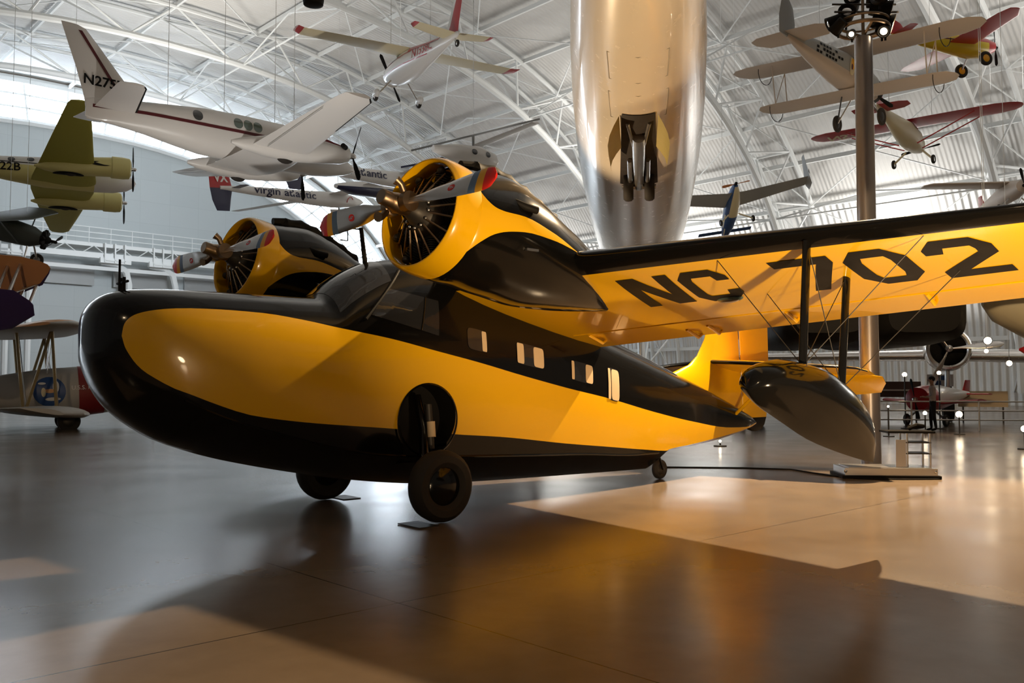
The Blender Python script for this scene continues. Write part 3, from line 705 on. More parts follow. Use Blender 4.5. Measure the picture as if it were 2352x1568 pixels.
# ---- tail: fin, rudder, tailplane, elevators
fin(goose, 'fin', [(.95,-6.2,-7.75), (1.25,-5.95,-7.72), (1.45,-5.3,-7.7), (1.60,-5.35,-7.69), (1.73,-5.76,-7.68), (1.86,-6.18,-7.66), (2.02,-6.42,-7.65), (2.3,-6.62,-7.63), (2.7,-6.78,-7.60), (3.2,-6.98,-7.58), (3.6,-7.2,-7.56), (3.78,-7.38,-7.55)], YEL, .09)
fin(goose, 'rudder', [(.68,-8.02,-8.2), (.72,-7.86,-8.34), (.80,-7.8,-8.43), (.93,-7.76,-8.49), (.94,-7.75,-8.49), (1.0,-7.74,-8.50), (1.4,-7.72,-8.56), (2.0,-7.68,-8.58), (2.7,-7.63,-8.56), (3.3,-7.59,-8.48), (3.7,-7.57,-8.25), (3.82,-7.56,-7.95)], [YEL, BLK], .10, mi=lambda i, j: 1 if i < 3 else 0)
rings_mi = lambda i, j: 0 if (nC-1-3) <= j <= (nC-1+2) else 1
wing(goose, 'tailplane', [(0.0,-6.70,1.93,-7.75,1.74), (.6,-6.82,1.90,-7.78,1.73), (1.5,-7.05,1.85,-7.84,1.70), (2.1,-7.25,1.82,-7.88,1.68), (2.32,-7.42,1.79,-7.88,1.68), (2.42,-7.62,1.74,-7.88,1.68)], [BLK, YEL], .11, mi=rings_mi)
for s in (1, -1):
    st = [(s*y, *r) for y, *r in [(.10,-7.77,1.735,-8.28,1.40), (.8,-7.80,1.73,-8.32,1.36), (1.8,-7.87,1.69,-8.28,1.35), (2.35,-7.89,1.68,-8.2,1.40), (2.52,-7.90,1.66,-8.02,1.55)]]
    wing(goose, 'elevator', st, YEL, .10, mirror=False)
    G().tube([(-6.95, s*1.35, 1.84), (-7.25, s*.20, 1.02)], .03, 8).build('tailplane_strut', YEL, goose)
    for k in (.9, 1.7): G().box((-7.85, s*k, 1.665), (.12, .02, .05)).build('hinge_bracket', YEL, goose)
# drip plates under the wheels
for k, (x, y) in enumerate([(.27, 1.29), (-.33, -1.29)]):
    o = G().box((0, 0, .007), (.26, .42, .010)).build('drip_plate', IRON)
    p = Matrix.Translation(GO) @ Matrix.Rotation(GA, 4, 'Z') @ Vector((x, y, 0)); o.location = (p.x, p.y, 0); o.rotation_euler = (0, 0, GA)
    tag(o, ['thin dark metal plate against the front hubcapped wheel of the flying boat', 'thin dark metal plate against the far wheel of the flying boat, behind its keel'][k], 'floor plate')
# ------------------------------------------------------------------ aircraft hung from the roof and parked behind
def side_se(st, x, dz, s, off=0.012):
    """point on a superellipse fuselage side at station x, height dz above the section centre"""
    X = [r[0] for r in st]; q = [float(np.interp(-x, [-v for v in X], [(list(r)+[2.2])[k] for r in st])) for k in (1, 2, 3, 4)]
    zc, w_, h, p = q; u = min(abs(dz)/h, .98)
    return (x, s*(w_*(1-u**p)**(1/p) + off), zc + dz)
def side_strip(parent, st, name, mat, x0, x1, a, b, s, n=24, off=0.012, m=3):
    """a(x), b(x): heights of the lower and upper edge over the section centre"""
    return G().grid(lambda u, v: side_se(st, x0 + (x1-x0)*u, a(x0+(x1-x0)*u)*(1-v) + b(x0+(x1-x0)*u)*v, s, off), [i/n for i in range(n+1)], [i/m for i in range(m+1)]).build(name, mat, parent)
def side_text(parent, st, txt, size, xc, dz, s, mat, name='registration', slope=0.0, shear=0.0, bold=0.0):
    d = 1 if s < 0 else -1           # starboard reads towards the nose
    return text_mesh(txt, size, lambda u, v: side_se(st, xc + d*u, dz + v + slope*u, s, .035), name, mat, parent, shear=shear, bold=bold)
def side_window(parent, st, x, dz, r, s, mat, ry=None, p=2.2):
    return disc_patch(lambda a, b: side_se(st, x + a, dz + b, s, .014), r, ry or r, p, 20, 2).build('cabin_window', mat, parent)
CABLE_M = M('cable', (0.66, 0.67, 0.67), 0.5, 0.0)
def roof_z(x, y):
    b = x*HB[0] + y*HB[1]
    return HH*max(0.0, 1 - abs((b - B0)/HW)**HN)**(1/HN)*0.985
def cables(root, pts, label, group):
    mw = Matrix.Translation(root.location) @ root.rotation_euler.to_matrix().to_4x4()
    for p in pts:
        q = mw @ Vector(p); d = Vector((q.x, q.y, roof_z(q.x, q.y)))
        g = G().tube([(0, 0, 0), (0, 0, d.z - q.z)], .010, 5); o = g.build('hanging_cable', CABLE_M); o.location = q
        tag(o, label, 'cable', group)
def gear_leg(parent, p, q, r, wr, ww, name='landing_gear', hub=STEEL, fair=None):
    o = G().tube([p, q], r, 8).build(name, fair or STEEL, parent); wheel(o, q, wr, ww, (0, 1, 0), hub); return o

# --- white twin turboprop
t = thing('turboprop_airplane', 'white twin turboprop with maroon stripe hung level above the flying boat nose', 'airplane', (-6.354, 35.481, 10.168), (0.0129, 0.0187, 0.7118))
FS = [(0,-.05,.03,.03),(-.12,-.05,.14,.14),(-.5,-.04,.30,.31),(-1.2,0,.50,.50),(-1.9,.06,.63,.64),(-2.5,.2,.69,.78),(-3.2,.26,.72,.86),(-5.0,.26,.72,.86),(-6.3,.25,.70,.82),(-7.2,.27,.60,.70),(-8.2,.30,.42,.56),(-9.2,.30,.22,.44),(-9.9,.28,.09,.38),(-10.15,.28,.03,.3)]
f = fus(t, 'fuselage', FS, WHITE, n=36)
for s in (-1, 1):
    side_strip(f, FS, 'stripe', MAROON, -2.2, -9.95, lambda x: .02, lambda x: .13 + .008*x*0, s)
    for x in (-6.65, -5.2, -4.83, -4.46): side_window(f, FS, x, .38, .17, s, GLASS if x < -6 else GLASSG, .20)
    side_window(f, FS, -2.75, .46, .26, s, GLASS, .2, 4)
fb = lambda i, j: 1 if abs(j - (nC-1)) <= 2 else 0
wg_ = wing(t, 'wing', [(0,-3.1,-.58,-5.5,-.6), (.7,-3.1,-.55,-5.45,-.58), (2.0,-3.2,-.44,-5.35,-.48), (4.6,-3.4,-.06,-5.05,-.08), (7.1,-3.6,.28,-4.75,.27), (7.35,-3.8,.31,-4.65,.31)], [WHITE, BLKM], .14, mi=lambda i, j: 1 if abs(j-(nC-1)) <= 2 and (i <= 1 or i >= 8) else 0)
for s in (-1, 1):
    G().tube([(-4.95 + .03*k, s*(2.6 + k*.9), -.52 + k*.14) for k in range(5)], .012, 5).build('flap_gap', GRAYP, wg_)
    NS = [(-1.42,-.08,.16,.16),(-1.5,-.09,.26,.27),(-1.8,-.12,.34,.36),(-2.6,-.16,.41,.44),(-3.8,-.28,.43,.46),(-4.8,-.36,.36,.36),(-5.6,-.42,.2,.2),(-6.0,-.44,.05,.06)]
    nc = G().loft([ring_se(x, z, w_, h, 2.3, 24, s*2.0) for x, z, w_, h in NS], True).build('engine_nacelle', WHITE, t)
    prop(nc, (-1.28, s*2.0, -.08), (1,0,0), 1.15, 3, 60 if s < 0 else 40, .2, BLKM, .12, .34, STEEL, True)
    for k in (1, -1): G().tube([(-1.75, s*2.0 + k*.30, .10), (-1.95, s*2.0 + k*.46, .12)], [.10, .09], 12).build('exhaust_stub', BLKM, nc)
    side = G().grid(lambda u, v: (-1.7 - 1.3*u, s*2.0 - .415*1.0*(.86 + .14*u), .05 + .10*u + .14*v*u + .02), [i/8 for i in range(9)], [0, .5, 1]).build('nacelle_stripe', MAROON, nc)
    G().ell((-4.0, s*2.0, -.62), (.34, .16, .24), 16, 8).build('wheel', RUB, nc)
tp = wing(t, 'tailplane', [(0,-8.55,.34,-9.9,.34), (.3,-8.6,.35,-9.9,.36), (2.45,-9.0,.54,-9.88,.55), (2.6,-9.1,.56,-9.86,.56)], [WHITE, BLKM], .10, mi=fb)
vf = fin(t, 'fin', [(-.1,-9.6,-10.1),(.45,-7.4,-10.18),(.75,-8.2,-10.25),(1.1,-8.7,-10.36),(1.6,-9.15,-10.52),(2.3,-9.75,-10.78),(2.85,-10.25,-10.98),(2.93,-10.5,-11.0)], [WHITE, BLKM], .09, mi=lambda i, j: 1 if abs(j-(nC-1)) <= 1 and i > 2 else 0)
for s in (-1, 1):
    G().grid(lambda u, v: (-8.95 - 1.42*u - .12*v, s*(.10 - .045*u), .75 + 2.0*u), [i/10 for i in range(11)], [0, 1]).build('fin_stripe', MAROON, vf)
    d = 1 if s < 0 else -1
    text_mesh('N2757', .46, lambda u, v: ((-9.66 if s < 0 else -9.5) + d*u, s*.14, 1.16 + v), 'registration', LETB, vf, bold=.01)
cables(t, [(-3.5, 0, 1.1), (-7.5, 0, .9), (-4.2, -3, .1), (-4.2, 3, .1)], 'thin steel cable holding up the white twin turboprop', 'cables of the white turboprop')

# --- olive twin with lemon nacelles
t = thing('piston_twin_airplane', 'olive yellow twin-engined airplane with white roof hung at the far left', 'airplane', (-21.334, 50.01, 12.822), (-0.3088, -0.0066, 0.5309))
FS = [(0,0,.03,.03),(-.12,0,.20,.20),(-.5,.02,.45,.46),(-1.2,.08,.62,.68),(-2.2,.18,.68,.84),(-4.6,.18,.68,.84),(-6.4,.22,.52,.66),(-8.2,.30,.30,.42),(-9.8,.36,.12,.2),(-10.3,.38,.03,.06)]
f = fus(t, 'fuselage', FS, [LEMON, WHITE], mi=lambda i, j: 1 if (1 <= j < 15 and (i > 0)) or i < 4 else 0, n=30)
for s in (-1, 1):
    side_strip(f, FS, 'stripe', BLKM, -3.0, -9.6, lambda x: .10, lambda x: .15, s)
    for x in (-4.2, -5.3, -6.2, -7.0): side_window(f, FS, x, .38 if x > -6 else .30, .17, s, GLASS, .15)
    side_text(f, FS, 'N522B', .62, -6.65, -.18, s, LETB, bold=.008)
    side_window(f, FS, -1.7, .45, .35, s, GLASS, .16, 4)
wg_ = wing(t, 'wing', [(0,-2.1,-.45,-5.3,-.5), (.7,-2.15,-.44,-5.25,-.48), (2.0,-2.35,-.36,-5.0,-.4), (4.5,-2.65,-.1,-4.5,-.12), (6.9,-2.95,.18,-4.0,.18), (7.2,-3.2,.22,-3.85,.22)], OLIVE, .14)
for s in (-1, 1):
    nc = G().loft([ring_se(x, z, w_, h, 2.1, 24, s*1.95) for x, z, w_, h in [(-.55,-.2,.42,.42),(-.62,-.2,.54,.54),(-.9,-.2,.58,.58),(-1.5,-.2,.58,.58),(-1.55,-.2,.52,.52),(-2.6,-.3,.48,.50),(-3.8,-.48,.42,.40),(-4.7,-.55,.24,.2),(-5.2,-.56,.05,.05)]], True).build('engine_nacelle', LEMON, t)
    G().lathe([(0,.0),(0,.40)], (-.535, s*1.95, -.2), (1,0,0), 20).build('engine', ENG, nc)
    prop(nc, (-.42, s*1.95, -.2), (1,0,0), 1.25, 2, 75, .2, BLKM, .10, .4, STEEL)
    disc_patch(lambda a, b: (-3.6 + a, s*1.95 + b, -.30 - .62*math.sqrt(max(0, 1 - (b/.48)**2)) + .02), .75, .2, 2.2, 24, 3).build('wheel_bay', BLKM, nc)
    G().ell((-3.5, s*1.95, -.74), (.38, .13, .24), 16, 8).build('wheel', RUB, nc)
    disc_patch(lambda a, b: (-2.1 + a, s*(1.95 + .49), -.32 + b), .5, .13, 2.4).build('cowl_opening', BLKM, nc)
    fin(t, 'fin', [(-.4,-9.4,-10.3),(0,-9.1,-10.4),(.5,-9.0,-10.45),(1.1,-9.2,-10.4),(1.4,-9.6,-10.25)], LEMON, .08, y=s*2.2)
wing(t, 'tailplane', [(0,-8.7,.4,-10.1,.4), (2.3,-9.0,.4,-10.0,.4)], OLIVE, .1)
cables(t, [(-3.2, .3, 1.0), (-7.5, 0, .7)], 'thin steel cable holding up the olive yellow twin', 'cables of the olive twin')

# --- small white monoplane with red tips
t = thing('light_monoplane', 'small white monoplane with red wing tips and black propeller hung high in the middle', 'airplane', (-4.896, 35.338, 13.871), (0.0157, -0.102, 2.0452))
FS = [(.02,-.02,.10,.10),(-.05,-.02,.30,.26),(-.25,-.03,.40,.36),(-1.0,-.04,.48,.46),(-1.7,.0,.50,.56),(-2.8,.02,.47,.54),(-4.0,.04,.34,.38),(-5.5,.07,.17,.22),(-6.7,.10,.05,.10),(-6.85,.10,.02,.05)]
f = fus(t, 'fuselage', FS, WHITE, n=32)
G().lathe([(-.05,.33),(-.02,.30),(.04,.12)], (-.12, 0, -.12), (1,0,-.1), 20).build('cowl_nose', CHROME, t)
for s in (1, -1):
    side_strip(f, FS, 'stripe', RED, -.3, -4.6, lambda x: -.10 + .02*x, lambda x: -.065 + .02*x, s)
    side_strip(f, FS, 'stripe', RED, -.3, -3.3, lambda x: .20, lambda x: .235, s)
    side_strip(f, FS, 'roof_stripe', RED, -3.0, -5.4, lambda x: .24+.045*(x+3.0), lambda x: .42+.065*(x+3.0), s)
    side_text(f, FS, 'N1538C', .46, -4.25, .03, s, RED, slope=-.0)
    side_window(f, FS, -1.7, .34, .35, s, GLASSG, .14, 4)
wing(t, 'wing', [(0,-1.5,.50,-2.95,.46), (.5,-1.5,.50,-2.95,.46), (4.05,-1.7,.52,-2.7,.50), (4.2,-1.75,.52,-2.72,.50), (4.42,-2.0,.53,-2.8,.52)], [CREAMF, RED], .13, mi=lambda i, j: 1 if i in (0, 1, 7, 8) else 0)
wing(t, 'tailplane', [(0,-5.7,.16,-6.65,.16), (1.25,-5.85,.28,-6.55,.28), (1.3,-5.9,.28,-6.55,.28), (1.45,-6.1,.3,-6.5,.3)], [CREAMF, RED], .10, mi=lambda i, j: 1 if i in (0, 5) else 0)
vf = fin(t, 'fin', [(.1,-5.4,-6.75),(.5,-5.8,-6.8),(1.2,-6.2,-6.95),(1.5,-6.45,-6.95)], [WHITE, RED], .09, mi=lambda i, j: 1 if j < 4 or j > 2*nC - 6 else 0)
prop(t, (.06, 0, -.02), (1,0,0), 1.0, 2, 118, .14, BLKM, .08, .2, BLKM)
for s in (1, -1):
    gear_leg(t, (-1.1, s*.35, -.4), (-1.0, s*.9, -1.08), .03, .19, .12)
    G().ell((-1.04, s*.9, -.98), (.34, .12, .18), 16, 8).build('wheel_spat', WHITE, t)
gear_leg(t, (-6.5, 0, .05), (-6.75, 0, -.22), .03, .12, .08, 'tail_wheel_leg')
cables(t, [(-2.2, .8, .6), (-2.2, -.8, .6)], 'thin steel cable holding up the small white monoplane', 'cables of the white monoplane')

# --- red and cream high-wing
t = thing('high_wing_airplane', 'cream high-wing airplane with dark red wings hung to the right of the lamp post', 'airplane', (20.545, 44.283, 13.346), (0.0105, 0.1099, 0.8547))
FS = [(.05,0,.08,.08),(-.05,0,.26,.26),(-.5,0,.40,.40),(-1.2,.06,.48,.56),(-2.2,.06,.48,.60),(-3.2,.04,.38,.48),(-4.8,.04,.2,.28),(-6.1,.06,.05,.12),(-6.3,.06,.02,.05)]
f = fus(t, 'fuselage', FS, [CREAMF, RED], mi=lambda i, j: 1 if 4 <= j < 10 else 0, n=28)
for s in (1, -1):
    side_window(f, FS, -1.8, .36, .55, s, GLASSG, .14, 4)
wg_ = wing(t, 'wing', [(0,-.95,.78,-2.35,.72), (3.9,-.95,.80,-2.35,.74), (4.5,-1.05,.81,-2.2,.75), (4.8,-1.25,.81,-2.0,.77), (4.92,-1.5,.81,-1.8,.79)], RED, .12)
text_mesh('NS15', .85, lambda u, v: (-1.66 + v, 3.1 - u, .655), 'registration', CREAMF, wg_, bold=.02)
wing(t, 'tailplane', [(0,-5.2,.12,-6.2,.12), (.9,-5.3,.12,-6.15,.12), (1.25,-5.55,.12,-6.0,.12)], RED, .08)
fin(t, 'fin', [(.1,-5.2,-6.3),(.6,-5.5,-6.5),(1.0,-5.9,-6.45)], RED, .08)
prop(t, (.12, 0, 0), (1,0,0), .95, 2, 8, .14, BLKM, .08, .2, STEEL)
for s in (1, -1):
    gear_leg(t, (-.9, s*.38, -.42), (-.95, s*.93, -.98), .05, .22, .13, fair=CREAMF)
    for x0, x1 in ((-1.0, -1.15), (-1.8, -2.0)): G().tube([(x0, s*.42, -.35), (x1, s*3.0, .70)], .03, 6).build('wing_strut', RED, t)
cables(t, [(-1.6, 1.0, .9), (-1.6, -1.0, .9), (-4.6, 0, .3)], 'thin steel cable holding up the red-winged airplane', 'cables of the red-winged airplane')

# --- silver biplane
t = thing('biplane', 'silver fabric biplane with wing hoops hung beside the lamp cluster', 'airplane', (12.767, 31.089, 11.851), (0.057, 0.1021, 0.7466))
FS = [(0,0,.34,.36,3),(-.4,0,.42,.46,3),(-1.4,.02,.46,.52,3.2),(-2.6,.02,.42,.50,3.2),(-4.2,0,.26,.36,3),(-5.4,0,.10,.2,2.6),(-5.75,0,.05,.12)]
f = fus(t, 'fuselage', FS, [GRAYP, SILVW], mi=lambda i, j: 1 if 15 <= j < 27 else 0, n=28)
for s in (-1, 1):
    for k, (tx, dz) in enumerate((('THE FLYING', .17), ('CIRCUS', 0.02), ('SHOW', -.13))): 
        pass
    for k, (n_, dz) in enumerate(((7, .16), (9, .02), (8, -.12))):
        for j in range(n_):
            if (j*7 + k*3) % 5 == 0: continue
            side_strip(f, FS, 'lettering_dash', LETB, -4.35 + j*.165, -4.35 + j*.165 + .12, lambda x: dz, lambda x: dz + .085, s, 3, m=1)
    disc_patch(lambda a, b: side_se(FS, -2.35 + a, .02 + b, s, .02), .16, .30, 2.4).build('badge', CREAMF, f)
    disc_patch(lambda a, b: side_se(FS, -2.33 + a, .10 + b, s, .03), .12, .18, 2.2).build('badge_patch', TIPY, f)
    disc_patch(lambda a, b: side_se(FS, -2.40 + a, -.02 + b, s, .04), .05, .10, 2.2).build('badge_figure', MAROON, f)
    disc_patch(lambda a, b: side_se(FS, -1.2 + a, .40 + b, s, .02), .34, .06, 3).build('cockpit_rim', BLKM, f)
cw = [(0,-1.25,.78,-2.45,.74), (3.6,-1.35,.80,-2.55,.76), (4.1,-1.5,.81,-2.45,.77), (4.39,-1.8,.82,-2.2,.80)]
wing(t, 'upper_wing', cw, SILVW, .10)
wing(t, 'lower_wing', [(0,-.85,-.50,-1.95,-.54), (2.9,-.85,-.52,-1.95,-.56), (3.3,-1.0,-.53,-1.85,-.55), (3.5,-1.3,-.54,-1.6,-.55)], SILVW, .10)
wing(t, 'tailplane', [(0,-4.95,.02,-5.95,.0), (1.0,-5.0,.02,-5.9,.0), (1.32,-5.35,.02,-5.7,.01)], SILVW, .07)
fin(t, 'fin', [(-.1,-5.4,-6.2),(.4,-5.35,-6.3),(.85,-5.55,-6.25),(1.05,-5.8,-6.1)], GRAYP, .07)
prop(t, (.15, 0, 0), (1,0,0), .95, 2, 140, .16, BLKM, .09, .3, STEEL)
G().lathe([(-.3,.44),(.02,.44),(.05,.38),(.05,.12),(-.02,.0)], (0,0,0), (1,0,0), 20).build('engine', IRON, t)
for s in (-1, 1):
    for y0 in (2.7,):
        for x0, x1 in ((-1.4, -.95), (-2.3, -1.8)): G().tube([(x0, s*y0, .76), (x1, s*y0, -.52)], .022, 6).build('interplane_strut', SILVW, t)
        G().tube([(-1.4, s*y0, .76), (-1.8, s*y0, -.52)], .015, 6).build('interplane_strut', SILVW, t)
    for z, x0, yy in ((.70, -1.9, 3.2), (-.58, -1.4, 2.9)):
        G().tube([(x0 + .45*math.cos(q), s*yy, z - .42*math.sin(q)) for q in [math.pi*k/10 for k in range(11)]], .014, 6).build('wing_skid', IRON, t)
    gear_leg(t, (-.8, s*.3, -.4), (-.75, s*.8, -1.25), .03, .30, .09, hub=IRON)
    G().tube([(-1.5, s*.3, -.45), (-.75, s*.8, -1.25)], .025, 6).build('gear_brace', IRON, t)
    G().tube([(-1.3, s*.38, .42), (-1.4, s*.6, .78)], .018, 6).build('cabane_strut', SILVW, t)
cables(t, [(-1.6, 1.2, .85), (-1.6, -1.2, .85)], 'thin steel cable holding up the silver biplane', 'cables of the silver biplane')

# --- yellow and red racer
t = thing('racing_airplane', 'yellow and red racing airplane with yellow wheel discs hung at the top right', 'airplane', (23.282, 42.244, 17.729), (-0.034, 0.0066, 0.226))
FS = [(0,0,.10,.10),(-.08,0,.24,.26),(-.6,-.08,.40,.46),(-1.4,-.1,.46,.55),(-2.2,-.06,.42,.52),(-3.6,.02,.28,.36),(-5.0,.08,.12,.2),(-5.6,.1,.04,.08)]
f = fus(t, 'fuselage', FS, [LEMON, RED], mi=lambda i, j: 1 if i < 2 or (i < 4 and 1 < j < 13) else 0, n=28)
f.data.materials[0] = M('chrome_yellow', (0.62, 0.45, 0.01), .4, coat=.3)
for s in (-1, 1): side_strip(f, FS, 'stripe', MAROON, -1.6, -5.2, lambda x: .04, lambda x: .10, s)
wing(t, 'wing', [(0,-1.4,-.1,-2.8,-.12), (.45,-1.4,-.1,-2.8,-.12), (3.2,-1.5,.05,-2.6,.03), (3.7,-1.9,.08,-2.4,.07)], RED, .09)
wing(t, 'tailplane', [(0,-4.9,.15,-5.6,.15), (1.2,-5.1,.15,-5.5,.15)], RED, .08)
fin(t, 'fin', [(.15,-4.7,-5.7),(.7,-5.1,-5.8),(.85,-5.4,-5.75)], RED, .08)
for s in (-1, 1):
    gear_leg(t, (-1.2, s*.4, -.45), (-1.2, s*.8, -.95), .04, .34, .16, hub=TIPY)
G().tube([(-5.3, 0, .0), (-5.5, 0, -.35)], .025, 6).build('tail_skid', BLKM, t)
prop(t, (.08, 0, 0), (1,0,0), .9, 2, 92, .14, BLKM, .09, .25, BLKM)
cables(t, [(-1.8, .6, .3), (-1.8, -.6, .3)], 'thin steel cable holding up the yellow racer', 'cables of the yellow racer')

# --- long white twin-boom record airplane
t = thing('twin_boom_airplane', 'white twin-boom airplane with dark lettering on its booms hung beyond the turboprop', 'airplane', (-9.225, 54.047, 12.617), (-0.0785, -0.1272, 0.9682))
BS = [(.1,0,.04,.04),(-.2,0,.18,.18),(-1.0,.02,.38,.38),(-2.4,.06,.46,.46),(-4.2,.1,.40,.40),(-6.5,.22,.30,.30),(-8.8,.32,.20,.2),(-10.4,.36,.10,.1)]
for yb in (0, -5.5):
    b = G().loft([ring_se(x, z, w_, h, 2.1, 24, yb) for x, z, w_, h in BS], True).build('boom', WHITE, t)
    for s in (-1,):
        for wd_, u0, al in (('virgin', -.52, 'RIGHT'), ('atlantic', -.28, 'LEFT')):
            text_mesh(wd_, .78, lambda u, v: (side_se(BS, -6.1 + u0 + u, v*.72 + .02, s, .05)[0], side_se(BS, -6.1 + u0 + u, v*.72 + .02, s, .05)[1] + yb, side_se(BS, -6.1 + u0 + u, v*.72 + .02, s, .05)[2]), 'lettering', NAVY, b, bold=.012, align=al)
        G().tube([(-1.5 + .30*math.cos(q)*(1 - q/12), s*.42 + yb + s*.03, .02 + .17*math.sin(q*1.5)) for q in [k*.45 for k in range(9)]], .025, 5).build('boom_emblem', RED, b)
    vf = fin(t, 'fin', [(-.85,-9.95,-10.75),(-.3,-9.8,-10.95),(.32,-9.6,-11.0),(.34,-9.6,-11.0),(1.35,-9.75,-10.95)], [NAVY, RED], .07, y=yb, mi=lambda i, j: 1 if i >= 3 else 0)
    for ch_, du in (('V', -.2), ('X', .22)): text_mesh(ch_, .62, lambda u, v: (-10.32 + du + u, yb - .065, .85 + v), 'letter', WHITE, vf, bold=.02)
    wing(t, 'tailplane', [(yb - .9,-9.2,.36,-9.75,.36), (yb + .9,-9.2,.36,-9.75,.36)], NAVY, .08, mirror=False)
    gear_leg(t, (-2.0, yb, -.4), (-2.1, yb, -1.05), .05, .26, .16, hub=GRAYP)
    G().box((-2.0, yb + .22, -.62), (1.0, .03, .34)).build('gear_door', WHITE, t)
wing(t, 'wing', [(-14.5,-1.9,1.1,-2.6,1.1), (-5.5,-1.6,.35,-3.0,.32), (-2.75,-1.5,.30,-3.1,.27), (0,-1.6,.35,-3.0,.32), (9,-1.9,1.1,-2.6,1.1)], WHITE, .11, mirror=False)
PS = [(1.6,.1,.03,.03),(1.3,.1,.22,.2),(.4,.1,.45,.42),(-1.5,.12,.52,.48),(-3.6,.14,.4,.36),(-4.8,.2,.15,.12)]
G().loft([ring_se(x, z, w_, h, 2.2, 24, -2.75) for x, z, w_, h in PS], True, lambda i, j: 1 if 11 < j < 24 else 0).build('cabin_pod', [WHITE, NAVY], t)
G().box((-2.3, -8.0, .52), (1.1, 4.2, .10), rot=Matrix.Rotation(R(4.5), 3, 'X')).build('wing_panel', NAVY, t)
cables(t, [(-2.2, -.3, .5), (-2.2, -5.2, .5)], 'thin steel cable holding up the white twin-boom airplane', 'cables of the twin-boom airplane')

# --- blue and white canard with winglets
t = thing('canard_airplane', 'blue and white pusher airplane with winglets and a wooden propeller hung near the side wall', 'airplane', (12.393, 50.627, 10.777), pose((-.02, .87, -.48), (-.2, .46, .86)))
FS = [(1.3,-.15,.05,.05),(1.0,-.12,.2,.18),(.2,-.05,.34,.32),(-.8,.1,.40,.45),(-1.6,.25,.38,.42),(-2.3,.4,.25,.28),(-2.6,.5,.12,.14)]
f = fus(t, 'fuselage', FS, [BLUE, CREAMF], mi=lambda i, j: 1 if (i >= 3 and (4 < j < 24)) or (i*5 + j*3) % 11 == 0 else 0, n=28)
disc_patch(lambda a, b: side_se(FS, -.6 + a, .3 + b, 1, .015), .5, .12, 3).build('cabin_window', GLASS, f); disc_patch(lambda a, b: side_se(FS, -.6 + a, .3 + b, -1, .015), .5, .12, 3).build('cabin_window', GLASS, f)
wing(t, 'wing', [(0,-1.0,.25,-2.3,.25), (.5,-1.1,.24,-2.3,.24), (4.0,-2.2,.12,-2.95,.12)], GRAYP, .11)
for s in (-1, 1):
    wl_ = fin(t, 'winglet', [(-.35,-2.35,-2.9),(.1,-2.2,-3.0),(.9,-2.75,-3.25),(1.35,-3.05,-3.4)], GRAYP, .08, y=s*4.05)
    if s < 0: text_mesh('N54P', .36, lambda u, v: (-2.72 + u*.9 - v*.3, -4.11, .34 + v), 'registration', LETB, wl_, bold=.012)
wing(t, 'canard', [(0,1.0,-.02,.7,-.02), (1.6,1.0,-.02,.7,-.02)], BLUE, .12)
prop(t, (-2.68, 0, .52), (1,0,0), .85, 2, 6, .15, WOOD, .08, .2, BLKM)
gear_leg(t, (.6, 0, -.3), (.7, 0, -.75), .04, .16, .1, 'nose_gear', hub=NAVY, fair=NAVY)
for s in (-1, 1): gear_leg(t, (-1.0, s*.3, -.25), (-1.1, s*.95, -.8), .04, .18, .1, hub=NAVY, fair=CREAMF)
cables(t, [(-1.2, .4, .6), (-1.2, -.4, .6)], 'thin steel cable holding up the blue and white pusher', 'cables of the pusher airplane')

# --- dark green radial-engined airplane at the left edge
t = thing('radial_airplane', 'dark green and yellow airplane with a bare radial engine hung at the left edge', 'airplane', (-22.938, 43.765, 8.601), (0.2431, 0.2283, 0.1855))
FS = [(-.35,0,.30,.30),(-.8,0,.48,.5,3),(-2.0,.05,.52,.6,3),(-3.2,.05,.45,.52,3),(-5.0,.05,.22,.3),(-6.6,.1,.06,.1)]
fus(t, 'fuselage', FS, GREEND)
wg_ = wing(t, 'wing', [(0,-.9,.85,-2.5,.8), (3.6,-1.0,.95,-2.5,.9), (3.9,-1.3,.96,-2.2,.93)], [GREEND, OLIVE], .11, mi=lambda i, j: 1 if j in (nC+3, nC+4) or (i == 1 and j > nC + 5) else 0)
en = G().lathe([(-.4,.0),(-.4,.2),(-.1,.22),(.05,.14),(.12,.05)], (0,0,0), (1,0,0), 16).build('engine', BLKM, t)
for k in range(9):
    q = 2*math.pi*k/9; G().lathe([(.15,.06),(.18,.10),(.45,.10),(.5,.06)], (-.2, 0, 0), (0, math.cos(q), math.sin(q)), 10).build('cylinder', BLKM, en)
prop(t, (.25, 0, 0), (1,0,0), 1.1, 2, 170, .15, BLKM, .08, .3, BLKM)
for s in (-1, 1):
    gear_leg(t, (-.8, s*.4, -.45), (-.7, s*.9, -1.25), .05, .33, .16, hub=GRAYP)
    G().tube([(-1.2, s*.45, -.4), (-1.6, s*2.4, .86)], .035, 6).build('wing_strut', GREEND, t)
cables(t, [(-1.6, 1, 1.0), (-1.6, -1, 1.0)], 'thin steel cable holding up the dark green airplane', 'cables of the dark green airplane')

